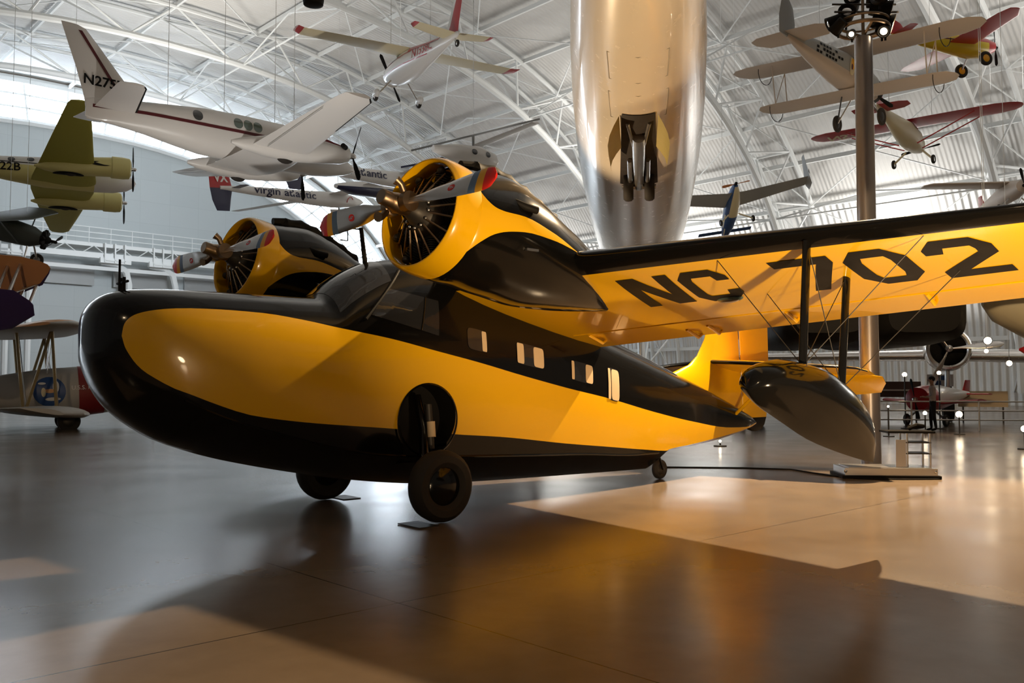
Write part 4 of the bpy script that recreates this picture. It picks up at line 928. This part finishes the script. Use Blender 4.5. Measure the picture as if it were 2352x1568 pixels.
# --- tail boom and cabin of a white rotorcraft glimpsed over the engine cowl
t = thing('gyroplane', 'small white rotorcraft with a long thin rotor blade glimpsed above the near cowl', 'aircraft', (-1.35, 32.5, 9.85), (0, 0, R(35)))
FS = [(1.0,0,.05,.05),(.8,0,.25,.28),(.1,0,.38,.45),(-.8,.05,.3,.35),(-1.8,.1,.1,.12)]
f = fus(t, 'fuselage', FS, WHITE)
for s in (-1, 1):
    for x in (.35, -.25): side_window(f, FS, x, .12, .11, s, GLASS)
G().tube([(-.1, 0, .4), (-.1, 0, .85)], .05, 8).build('mast', GRAYP, t)
rb = G().box((0, 0, .88), (4.9, .15, .03), rot=Matrix.Rotation(R(-35), 3, 'Z') @ Matrix.Rotation(R(-14), 3, 'Y')).build('rotor_blade', GRAYP, t)
gear_leg(t, (.3, .3, -.35), (.3, .55, -.7), .03, .14, .09); gear_leg(t, (.3, -.3, -.35), (.3, -.55, -.7), .03, .14, .09)
cables(t, [(-.1, 0, .9)], 'thin steel cable holding up the white rotorcraft', None)

# --- big white airliner, tail towards us, behind the flying boat's wing
t = thing('airliner', 'huge white airliner seen from under its tail, rising behind the black and yellow wing', 'airplane', (0, 0, 0), (0, 0, R(81.8)))
LS = [(5.0,7.1,.05,.08),(5.6,7.05,.22,.25),(7.0,6.98,.42,.46),(9,6.95,.66,.72),(11,6.95,.87,.95),(13.5,7.0,1.08,1.15),(16,7.05,1.24,1.3),(19,7.1,1.38,1.45),(22,7.05,1.46,1.56),(26,6.95,1.5,1.62),(34,6.85,1.5,1.65),(48,6.8,1.5,1.65),(56,6.6,1.2,1.3),(62,6.2,.5,.55),(66,5.9,.05,.06)]
LS = [(x*1.04, z, w_, h) for x, z, w_, h in LS]
def lpt(x, yy, off=.012):
    q = [float(np.interp(x, [r[0] for r in LS], [r[k] for r in LS])) for k in (1, 2, 3)]
    u = min(abs(yy)/q[1], .999); return (x, yy, q[0] - q[2]*(1-u**2)**.5 - off)
f = G().loft([ring_se(x, z, w_, h, 2.0, 64) for x, z, w_, h in LS], True).build('fuselage', M('airliner_white', (0.80, 0.70, 0.56), .26, coat=.45), t)
# tail bumper gear in its open bay
def bw(x): return .27 + (x - 14.2)/4.4*.12
G().grid(lambda u, v: lpt(14.2 + 4.4*u, bw(14.2 + 4.4*u)*(2*v - 1), .015), [i/8 for i in range(9)], [i/6 for i in range(7)]).build('gear_bay', M('bay_dark', (.012, .006, .003), .7), f)
for s in (-1, 1):
    G().grid(lambda u, v: (14.3 + 1.7*u + .5*v, s*(bw(15) + .02 + .20*math.sin(v*1.9)), lpt(14.3 + 1.7*u, bw(15)*s)[2] - .50*v*(1 - .35*u)), [i/4 for i in range(5)], [i/4 for i in range(5)]).build('bay_door', M('door_primer', (.45, .36, .12), .5), f)
lg = G().tube([(15.2, 0, lpt(15.2, 0)[2] - .02), (16.6, 0, lpt(16.6, 0)[2] - .10), (18.0, 0, lpt(18.0, 0)[2] - .18)], [.12, .11, .08], 12)
for s in (-1, 1): lg.tube([(16.6, s*.17, lpt(16.6, 0)[2] - .03), (17.9, s*.17, lpt(17.9, 0)[2] - .14)], .045, 8).tube([(14.6, s*.18, lpt(14.6, 0)[2]), (16.0, s*.05, lpt(16.0, 0)[2] - .1)], .03, 6)
lg = lg.tube([(18.0, -.34, lpt(18.0, 0)[2] - .18), (18.0, .34, lpt(18.0, 0)[2] - .18)], .05, 10).build('tail_gear', STEEL, t)
for s in (-1, 1): wheel(lg, (18.0, s*.21, lpt(18.0, 0)[2] - .18), .29, .2, (0, 1, 0), STEEL)
LT = M('seam_grey', (.30, .26, .2), .6)
for x0, x1, hw in ((12.0, 12.9, .42), (13.4, 14.5, .45), (9.6, 10.4, .36)):
    G().tube([lpt(x0, -hw, .003), lpt(x0, 0, .003), lpt(x0, hw, .003), lpt(x1, hw, .003), lpt(x1, 0, .003), lpt(x1, -hw, .003), lpt(x0, -hw, .003)], .007, 4).build('access_panel', LT, f)
wing(t, 'wing', [(0,46,5.6,26.0,5.4), (1.5,45,5.55,26.0,5.3), (7,35,5.2,25.8,5.1), (12.6,28.5,5.0,25.6,4.95)], WHITE, .035)
for s in (1, -1):
    nb = G()
    for k in range(2):
        y0 = s*(5.0 + k*2.4); rings = []
        for x, hy, hz, zc in [(24.6,.9,.86,3.75),(25.0,1.18,1.08,3.75),(27,1.22,1.14,3.75),(33,1.22,1.14,3.85),(36,1.2,1.0,4.0)]: rings.append(ring_se(x, zc, hy, hz, 5, 28, y0))
        nb.loft(rings)
    nb.build('engine_nacelle', BLKM, t)
    for k in (-1, 1): wheel(t, (33.5, s*3.9 + k*.35, .6), .6, .4, (0, 1, 0), STEEL)
    G().tube([(33.5, s*3.9, .6), (33.5, s*3.9, 5.3)], .18, 12).build('main_gear_leg', STEEL, t)
for s in (1, -1): wheel(t, (56.5, s*.3, .45), .45, .3, (0, 1, 0), STEEL)
G().tube([(56.5, 0, .45), (56.5, 0, 5.6)], .14, 10).tube([(56.5, -.3, .45), (56.5, .3, .45)], .08, 8).build('nose_gear_leg', STEEL, t)
fin(t, 'fin', [(7.9,22,9.5),(9,19,9.2),(12,14,9.4),(13.5,12,9.8)], WHITE, .05)

# --- silver naval biplane on the floor at the left
t = thing('naval_biplane', 'silver biplane with a round blue badge and red nose band, standing at the left', 'airplane', (-13.9, 32.0, 1.42), (0, R(-3), math.atan2(.5, .87)))
FS = [(.75,.02,.2,.2),(.7,.02,.5,.5),(.3,0,.66,.68),(-.5,-.05,.72,.80),(-1.4,-.06,.72,.86),(-2.6,-.04,.62,.80),(-3.8,0,.46,.62),(-5.2,.1,.22,.36),(-6.4,.15,.05,.12)]
f = fus(t, 'fuselage', FS, SILV, n=32)
G().loft([ring_se(x, float(np.interp(-x, [-r[0] for r in FS], [r[1] for r in FS])), float(np.interp(-x, [-r[0] for r in FS], [r[2] for r in FS])) + .012, float(np.interp(-x, [-r[0] for r in FS], [r[3] for r in FS])) + .012, 2.2, 32) for x in (-.75, -1.0, -1.25, -1.55)], False).build('red_band', M('band_red', (.20, .008, .008), .45), f)
for s in (-1, 1):
    side_text(f, FS, 'U.S.S. MACON', .2, -1.15, .12, s, WHITE, 'lettering')
    bd_ = disc_patch(lambda a, b: side_se(FS, -2.45 + a, .02 + b, s, .02), .50, .50, 2.0, 32).build('round_badge', BLUE, f)
    for a0, b0_, ra, rb_, mt in ((.20, .16, .10, .20, WHITE), (.02, .02, .20, .07, ORNG), (-.18, -.02, .07, .16, CREAMF), (.10, -.26, .24, .06, WHITE), (-.22, .28, .12, .04, WHITE)):
        disc_patch(lambda a, b: side_se(FS, -2.45 + a0 + a, .02 + b0_ + b, s, .032), ra, rb_, 2.0, 14, 2).build('badge_patch', mt, bd_)
wg_ = wing(t, 'upper_wing', [(0,-1.4,2.02,-4.2,1.90), (2.6,-1.45,2.08,-4.3,1.94), (3.3,-1.6,2.10,-4.2,1.96), (3.7,-1.95,2.11,-3.9,1.99), (3.95,-2.5,2.11,-3.3,2.02)], [SILV, ORNG], .12, mi=lambda i, j: 1 if j < nC - 4 else 0)
wing(t, 'lower_wing', [(0,-1.3,-.95,-4.0,-.62), (2.8,-1.4,-.80,-4.1,-.45), (3.3,-1.6,-.78,-4.0,-.43), (3.6,-2.2,-.72,-3.4,-.45)], SILV, .12)
for s in (-1, 1):
    for p, q in (((-2.4, s*2.6, 2.0), (-2.35, s*2.6, -.62)), ((-3.4, s*2.6, 1.95), (-3.3, s*2.6, -.5)), ((-2.4, s*2.6, 2.0), (-3.2, s*2.6, -.5))):
        G().tube([p, q], .05, 8).build('interplane_strut', M('brass_strut', (.30, .22, .10), .4, .5), t)
    for p, q in (((-2.4, s*2.6, 1.95), (-2.2, s*.6, -.5)), ((-3.3, s*.6, 1.85), (-3.2, s*2.6, -.4)), ((-2.5, s*.5, .6), (-2.3, s*1.0, 1.95))):
        G().tube([p, q], .018, 5).build('bracing_wire', STEEL, t)
    gear_leg(t, (-1.6, s*.4, -.6), (-1.9, s*.9, -1.06), .05, .36, .18, hub=IRON)
wing(t, 'tailplane', [(0,-5.5,.2,-6.4,.2), (1.4,-5.7,.2,-6.3,.2)], SILV, .08)
fin(t, 'fin', [(.1,-5.4,-6.6),(.7,-5.8,-6.7),(1.0,-6.1,-6.6)], SILV, .08)
wheel(t, (-6.1, 0, -1.0), .12, .1); G().tube([(-6.1, 0, -1.0), (-6.0, 0, 0)], .04, 6).build('tail_leg', STEEL, t)
prop(t, (.95, 0, 0), (1,0,0), 1.2, 2, 80, .2, STEEL, .1, .3, STEEL)

# --- orange and purple biplane cut off by the left edge
t = thing('show_biplane', 'orange and purple biplane wing tips entering above the silver biplane at the left edge', 'airplane', (-10.10, 19.9, 3.78), pose((.15, .78, -.60), (0, .65, .75)))
wing(t, 'upper_wing', [(0,-.50,0,-.62,0), (.12,-.35,0,-.75,0), (.45,-.05,-.01,-.95,-.01), (1.2,.14,-.03,-1.2,-.03), (6.0,.3,-.2,-1.35,-.2)], [ORNG, PURP], .11, mirror=False, mi=lambda i, j: 1 if abs(j - (nC-1)) <= 3 else 0)
wing(t, 'lower_wing', [(.15,-.35,-.95,-.5,-.95), (.3,-.05,-.95,-.85,-.95), (1.0,.25,-.97,-1.1,-.97), (6.0,.3,-1.1,-1.2,-1.1)], PURP, .12, mirror=False)
for y in (.55, .85):
    for k in (-.1, -.75): G().tube([(k, y, -.02), (k + .05, y, -.93)], .035, 8).build('interplane_strut', STEEL, t)
G().tube([(-.1, .55, -.02), (-.7, .6, -.93)], .022, 6).build('bracing_strut', STEEL, t)
FS = [(1.6,-.6,.1,.1),(1.3,-.6,.38,.38),(.2,-.6,.48,.5),(-1.6,-.5,.42,.46),(-3.4,-.4,.22,.28),(-4.6,-.35,.05,.1)]
G().loft([ring_se(x, z, w_, h, 2.2, 24, 4.0) for x, z, w_, h in FS], True).build('fuselage', PURP, t)
cables(t, [(-.4, 3.5, .1)], 'thin steel cable holding up the orange and purple biplane', None)

# --- pale monoplane and red-nosed airplane cut off by the right edge
t = thing('touring_airplane', 'pale pink airplane with a single wing hung at the right edge above the wing tip', 'airplane', (25.9, 45.0, 11.5), pose((-.15, -.98, .02), (0, 0, 1)))
fus(t, 'fuselage', [(.6,0,.05,.05),(.45,0,.3,.3),(-.6,.05,.42,.5),(-2.0,.05,.4,.5),(-4.5,.1,.15,.2),(-5.5,.1,.04,.06)], SILVW)
wing(t, 'wing', [(0,-.5,.45,-1.9,.42), (3.9,-.6,.5,-1.8,.48), (4.3,-.95,.5,-1.5,.49)], SILVW, .13)
prop(t, (.65, 0, 0), (1,0,0), .9, 2, 80, .14, BLKM, .08, .2, BLKM)
for s in (-1, 1): gear_leg(t, (-.5, s*.3, -.4), (-.4, s*.85, -.95), .04, .22, .12)
fin(t, 'fin', [(.1,-4.6,-5.6),(.8,-5.1,-5.7)], RED, .08)
cables(t, [(-1.2, .8, .6), (-1.2, -.8, .6)], 'thin steel cable holding up the pale pink airplane', 'cables of the pale pink airplane')
t = thing('propeller_airplane', 'airplane with a dark red nose and pale propeller blade entering at the right edge', 'airplane', (15.35, 26.0, 2.5), pose((-.90, .43, .1), (0, 0, 1)))
fus(t, 'fuselage', [(.45,0,.03,.03),(.3,0,.12,.12),(0,0,.26,.26),(-.05,0,.42,.42),(-.8,0,.55,.6),(-2.5,.0,.55,.65),(-5.5,.1,.2,.28),(-6.5,.1,.05,.08)], [RED, WHITE], mi=lambda i, j: 0 if i < 2 else 1)
prop(t, (.15, 0, 0), (1,0,0), 1.2, 3, 25, .2, ALU, .16, .3, RED)
wing(t, 'wing', [(0,-.9,-.3,-2.8,-.3), (2.0,-1.2,.0,-2.4,.0), (2.2,-1.6,.02,-2.2,.02)], WHITE, .13)
for s in (-1, 1): gear_leg(t, (-1.2, s*1.2, -.35), (-1.1, s*1.3, -2.18), .06, .32, .18)
fin(t, 'fin', [(.1,-5.2,-6.6),(1.2,-6.0,-6.8)], WHITE, .08)
# ------------------------------------------------------------------ lamp mast behind the wing
P0 = Vector((6.33, 15.75, 0))
m = thing('lamp_mast', 'tall round steel lamp mast with a ring of floodlights standing behind the float', 'lamp post', tuple(P0))
G().lathe([(0,.17),(7.75,.155),(7.78,.13),(7.8,.0)], (0,0,0), (0,0,1), 28).build('post', M('post_steel', (.34, .31, .30), .35, .75), m)
rg = G().tube([(.43*math.cos(q), .43*math.sin(q), 7.92) for q in [2*math.pi*k/32 for k in range(33)]], .035, 8)
rg.tube([(.43*math.cos(q), .43*math.sin(q), 8.05) for q in [2*math.pi*k/32 for k in range(33)]], .02, 8)
for k in range(4): rg.tube([(.0, 0, 7.78), (.43*math.cos(k*1.57), .43*math.sin(k*1.57), 7.92)], .025, 6)
rg.build('ring', BRASS, m)
G().tube([(0,0,7.8),(0,0,9.0)], .03, 8).build('spigot', BRASS, m)
for k in range(3): G().tube([(-.55, .1*k-.1, 8.2+.18*k), (.6, .1*k-.1, 8.2+.18*k)], .018, 6).build('cross_bar', IRON, m)
def flood(parent, p, d, r=.13, L=.3, lit=True):
    d = Vector(d).normalized()
    b = G().lathe([(-L,.02),(-L,r*.75),(-L*.6,r*.85),(-.03,r),(0,r*1.05),(.0,r*.9),(-.03,r*.8)], p, d, 20).build('floodlight', BLKM, parent)
    G().lathe([(0,.0),(0,r*.55),(.012,r*.3),(.014,0)], Vector(p) - d*.02, d, 16).build('lens', LAMP if lit else CHROME, b)
    G().tube([Vector(p) - d*L*.5 + Vector((0,0,-r*1.2)), Vector(p) - d*L*.5 + Vector((0,0,-r*1.2-.06))], .02, 6).build('yoke', BLKM, b)
for p, d, r, lit in [((-.32,-.1,8.22),(-.2,-.9,.25),.15,0), ((-.66,-.05,7.98),(-.9,.2,-.4),.12,0), ((-.58,-.1,7.82),(-.5,.6,-.6),.12,0), ((.50,-.05,8.25),(.85,-.3,-.25),.17,1), ((.55,.0,8.02),(.85,-.3,-.3),.17,1), ((.52,.1,8.52),(.8,-.4,-.1),.17,1), ((.22,-.2,8.45),(.3,.8,.3),.16,0), ((.26,-.25,7.78),(-.5,-.6,-.5),.11,1), ((-.30,-.22,7.74),(-.4,-.7,-.5),.08,1), ((.38,-.1,7.82),(.5,-.6,-.4),.09,1), ((-.1,.2,8.6),(-.3,-.8,.2),.15,0)]:
    flood(m, p, d, r, r*2.2, bool(lit))
# ------------------------------------------------------------------ wheeled stand beside the mast, cord on the floor
st_ = thing('display_stand', 'low bright metal stand with a small black-topped rack beside the lamp mast foot', 'stand', (6.15, 14.98, 0), (0, 0, R(-6)))
G().box((.05, -.1, .10), (1.45, .75, .14)).build('base', STEEL, st_)
G().box((.05, -.1, .03), (1.55, .82, .05)).build('base_rim', BLKM, st_)
G().box((.05, -.1, .175), (1.3, .65, .012)).build('base_plate', STEEL, st_)
for k, (x, y) in enumerate([(.36,-.3),(.72,-.3),(.36,.05),(.72,.05)]): G().tube([(x, y, .17), (x, y, .74)], .022, 8).build('rack_post', STEEL, st_)
for z in (.40, .58): G().box((.54, -.12, z), (.40, .40, .02)).build('rack_shelf', IRON, st_)
G().box((.42, -.12, .75), (.75, .46, .035)).build('rack_top', BLKM, st_)
G().tube([(.45,-.12,.80),(.55,-.2,.86),(.68,-.12,.84),(.6,0,.82),(.48,-.05,.83)], .035, 8).build('coil', BLKM, st_)
G().box((.24, -.36, .40), (.16, .03, .46)).build('panel', STEEL, st_)
for k, x in enumerate((-.66, .74)): G().ell((x, -.46, .12), (.03,.03,.03), 10, 6).build('corner_stud', CHROME, st_)
pts = [(2.80, 16.45, .012), (3.3, 16.4, .012), (4.2, 16.3, .012), (5.0, 16.0, .012), (5.3, 15.0, .012), (5.6, 14.45, .012), (6.3, 14.35, .012), (6.9, 14.4, .012)]
tag(G().tube(pts, .012, 8).build('floor_cord', BLKM), 'black cord lying on the floor from the tail wheel to the metal stand', 'cord')
# ------------------------------------------------------------------ visitor
def person():
    h = bpy.data.meshes.new('person'); V = []; E_ = []; RAD = []
    def v(x, y, z, rx, ry=None): V.append((x, y, z)); RAD.append((rx, ry or rx)); return len(V)-1
    def e(a, b): E_.append((a, b))
    pel = v(0,0,.93,.145,.11); wa = v(0,0,1.08,.135,.10); ch = v(0,.0,1.28,.165,.115); sh = v(0,.01,1.42,.13,.09); nk = v(0,.015,1.50,.055); hd0 = v(0,.02,1.57,.065)
    hd1 = v(0,.03,1.64,.082,.095); hd2 = v(0,.03,1.71,.078,.09); hd3 = v(0,.025,1.755,.05,.06)
    for a, b in ((pel,wa),(wa,ch),(ch,sh),(sh,nk),(nk,hd0),(hd0,hd1),(hd1,hd2),(hd2,hd3)): e(a, b)
    for s in (-1, 1):
        hp = v(s*.09,0,.86,.095); kn = v(s*.10,.02 + .04*s,.48,.065); ak = v(s*.10,-.02 + .06*s,.09,.042); to = v(s*.115,.14 + .06*s,.035,.04)
        for a, b in ((pel,hp),(hp,kn),(kn,ak),(ak,to)): e(a, b)
        sd = v(s*.19,.01,1.40,.062); el = v(s*.25,.0,1.13,.045); wr_ = v(s*.20,.20,1.10,.03); pm = v(s*.16,.27,1.11,.03,.022)
        for a, b in ((sh,sd),(sd,el),(el,wr_),(wr_,pm)): e(a, b)
        for k in range(4):
            f1 = v(s*(.16 - .02*(k-1.5)),.33,1.12 - .005*k,.009); f2 = v(s*(.14 - .02*(k-1.5)),.365 - .004*k,1.095,.008); e(pm, f1); e(f1, f2)
        th = v(s*.125,.29,1.14,.010); e(pm, th)
    h.from_pydata(V, E_, []); o = bpy.data.objects.new('person', h); COL.objects.link(o)
    o.modifiers.new('skin', 'SKIN'); o.modifiers.new('sub', 'SUBSURF').levels = 2
    for i, r in enumerate(RAD): h.skin_vertices[0].data[i].radius = r
    h.skin_vertices[0].data[0].use_root = True
    dg = bpy.context.evaluated_depsgraph_get(); dg.update()
    me = bpy.data.meshes.new_from_object(o.evaluated_get(dg)); bpy.data.objects.remove(o)
    for mt in (SKIN, SHIRT, TROUS, BLKM): me.materials.append(mt)
    for p in me.polygons:
        c = p.center; p.use_smooth = True
        p.material_index = 3 if c.z < .08 else 2 if c.z < .98 else (1 if c.z < 1.47 and not (c.y > .14) else 0)
    o = bpy.data.objects.new('person', me); COL.objects.link(o)
    hr = G().ell((0, .01, 1.695), (.092, .102, .095), 16, 10).build('hair', HAIR, o)
    G().ell((0, .125, 1.655), (.014, .02, .018), 8, 6).build('nose', SKIN, o)
    for s in (-1, 1): G().ell((s*.086, .03, 1.65), (.014, .022, .032), 8, 6).build('ear', SKIN, o)
    return o
pr = person(); pr.location = (13.6, 28.8, 0); pr.rotation_euler = (0, 0, R(70))
tag(pr, 'person in a pale shirt and dark trousers standing on the floor far to the right', 'person')
# ------------------------------------------------------------------ silver bomber wing with its engine, far right
t = thing('silver_airplane', 'polished silver airplane with a three-bladed propeller parked in the right background', 'airplane', (17.1, 34.8, 2.55), (0, 0, R(-112)))
prop(t, (.25, 0, .35), (1,0,0), 1.9, 3, 55, .28, ALU, .14, .4, STEEL)
nc = G().lathe([(0,.66),(.06,.72),(.04,.80),(-.1,.86),(-.9,.88),(-1.0,.80),(-2.6,.6),(-4.2,.2)], (-.1,0,.35), (1,0,0), 32, cap=False).build('engine_nacelle', ALU, t)
G().lathe([(-.05,.0),(-.05,.7)], (-.1,0,.35), (1,0,0), 28).build('engine', BLKM, nc)
wing(t, 'wing', [(-9.5,-1.7,.15,-3.2,.15), (-4,-1.3,.1,-3.9,.1), (0,-1.1,.1,-4.3,.1), (4.5,-1.0,.0,-4.8,.0), (10.5,-.9,-.1,-5.4,-.1)], ALU, .15, mirror=False)
FS = [(4.2,.2,.1,.1),(3.9,.2,.5,.5),(2.6,.2,1.0,1.05),(-2,.2,1.2,1.3),(-7,.3,.9,1.0),(-12,.5,.2,.3)]
G().loft([ring_se(x, z, w_, h, 2.1, 32, 7.5) for x, z, w_, h in FS], True).build('fuselage', ALU, t)
lg = G().tube([(-.9,0,-.4),(-.9,0,-2.0)], .1, 10).build('landing_gear', STEEL, t); wheel(lg, (-.9,.0,-1.95), .6, .4)
# white airliner belly at the right edge
t = thing('jet_airliner', 'pale airliner fuselage entering behind the wing at the right edge', 'airplane', (17.6, 27.5, 3.95), (0, 0, R(-4)))
fus(t, 'fuselage', [(-2.9,.1,.1,.1),(-2.5,.05,.55,.55),(-1.5,0,1.0,1.05),(0,0,1.25,1.3),(6,0,1.3,1.35),(14,0,1.3,1.35),(18,.2,.5,.5)], CREAMF)
for x in (2, 10): gear_leg(t, (x, 0, -1.2), (x, 0, -3.85), .14, .5, .3)
# small red and white airplane, signs and stands behind the visitor
t = thing('stunt_airplane', 'small red and white airplane parked behind the standing visitor', 'airplane', (15.4, 32.7, .98), (0, 0, R(222)))
FS = [(1.3,0,.1,.1),(1.2,0,.42,.42),(.5,0,.52,.5),(-.5,.05,.45,.45),(-2.2,.1,.25,.25),(-3.4,.15,.06,.1)]
fus(t, 'fuselage', FS, [WHITE, RED], mi=lambda i, j: 1 if i < 2 or 15 < j < 26 else 0)
wing(t, 'wing', [(0,.5,-.2,-.7,-.2), (1.7,.3,-.05,-.6,-.05)], RED, .12)
wing(t, 'tailplane', [(0,-2.8,.15,-3.4,.15), (.9,-2.9,.15,-3.4,.15)], RED, .1)
fin(t, 'fin', [(.1,-2.7,-3.5),(.7,-3.1,-3.6)], RED, .1)
prop(t, (1.4,0,0), (1,0,0), .75, 2, 80, .12, BLKM, .08, .2, STEEL)
for s in (-1, 1): gear_leg(t, (.5, s*.3, -.4), (.5, s*.7, -.76), .04, .22, .12)
for k, (x, y, wd, hh, z0, mt, lb) in enumerate([(17.3, 33.0, 1.75, .62, .62, CREAM, 'long cream information panel to the right of the parked stunt airplane'), (14.9, 33.5, 1.0, .5, 1.42, WHITE, 'white sign board with blue pictures behind the visitor'), (15.0, 35.4, 1.9, .62, 1.0, M('brown_crate', (.07, .03, .018), .6), 'dark brown crate standing to the left of the visitor')]):
    t = thing(['information_panel', 'sign_board', 'crate'][k], lb, ['sign', 'sign', 'crate'][k], ([18.6, 17.8, 15.4][k], [35.2, 37.0, 35.8][k], 0), (0, 0, R(-25)))
    G().box((0, 0, z0 + hh/2), (wd, .08 if k < 2 else .7, hh)).build('panel' if k < 2 else 'box', mt, t)
    for s in (-1, 1): G().box((s*wd*.4, 0, z0/2), (.06, .06, z0)).build('leg', IRON, t)
    if k == 1:
        for q in range(2): G().box((-.12 + q*.3, -.05, z0 + .15 + .2*q), (.3, .02, .18)).build('picture', BLUE, t)
    if k == 2: G().box((0, -.36, z0 + .28), (1.2, .02, .06)).build('rail', SILVW, t)
# barrier rails
rl = thing('barrier', 'long low steel barrier rail on posts running across the floor behind the visitor', 'railing', (12.0, 29.6, 0), (0, 0, R(-8)))
for z in (.35, .65, .95): G().tube([(-1.0, 0, z), (14, 0, z)], .022, 8).build('rail', STEEL, rl)
for k in range(8): G().tube([(-.9 + k*2.1, 0, 0), (-.9 + k*2.1, 0, .97)], .03, 8).build('post', STEEL, rl)
# spotlights that show as bright points
def spotlamp(u_, v_, d, label, r=.09, ground=True):
    x = (u_ - 1176)/F_PX*d; z = EYE - (v_ - HOR)/F_PX*d
    t = thing('spotlight', label, 'lamp', (x, d, 0 if ground else z), (0, 0, 0))
    zz = z if ground else 0
    r *= .62; dr = Vector((-x, -d, .15)).normalized()
    b = G().lathe([(-.25,.03),(-.25,r*.8),(0,r*1.15),(.0,r)], (0,0,zz), dr, 16).build('lamp_head', BLKM, t)
    G().lathe([(.004,0),(.004,r*.95),(.02,r*.4),(.022,0)], (0,0,zz), dr, 16).build('lens', LAMP, b)
    if ground:
        G().tube([(0,0,0),(0,0,max(zz-.05,.04))], .022, 6).build('stand', IRON, t); G().lathe([(0,.16),(.025,.16),(.03,.0)], (0,0,0), (0,0,1), 16).build('foot', IRON, t)
    else:
        rz = roof_z(x, d) - z; G().tube([(0,0,.05),(0,0,rz)], .010, 5).build('drop_rod', CABLE_M, t)
for u_, v_, d, lb, r, gr in [(2077, 860, 30.5, 'bright spotlight on a stand left of the visitor, level with the tailplane tip', .13, True), (2270, 782, 32.6, 'brightest spotlight, hanging to the right of the silver propeller', .22, False), (2266, 806, 32.6, 'small spotlight hanging just under the brightest one', .12, False), (2318, 834, 34, 'spotlight hanging in front of the silver wing near the right edge', .17, False), (2156, 856, 30.4, 'spotlight on a stand below the silver engine cowl', .11, True), (2122, 948, 27.5, 'low spotlight on the floor beside the visitor legs', .10, True), (2200, 951, 27, 'low bright spotlight on the floor to the right of the visitor', .16, True), (2349, 984, 21, 'low spotlight on the floor at the right edge', .13, True), (2038, 933, 26, 'faint low spotlight on the floor beside the lamp mast', .05, True), (1652, 1012, 22, 'small floor lamp seen under the yellow tail', .05, True)]:
    spotlamp(u_, v_, d, lb, r, gr)
# black floodlight at the top edge
t = thing('ceiling_speaker', 'black bell-shaped loudspeaker hanging at the top edge', 'loudspeaker', (-4.47, 19.62, 10.18), (0, 0, 0))
G().lathe([(-.16,.0),(-.16,.12),(-.13,.22),(0,.24),(.06,.20),(.2,.1),(.24,0)], (0,0,0), (0,.0,1), 20).build('housing', BLKM, t)
G().tube([(0,0,.2),(0,0,roof_z(-4.47, 19.62) - 10.18)], .012, 5).build('drop_rod', IRON, t)
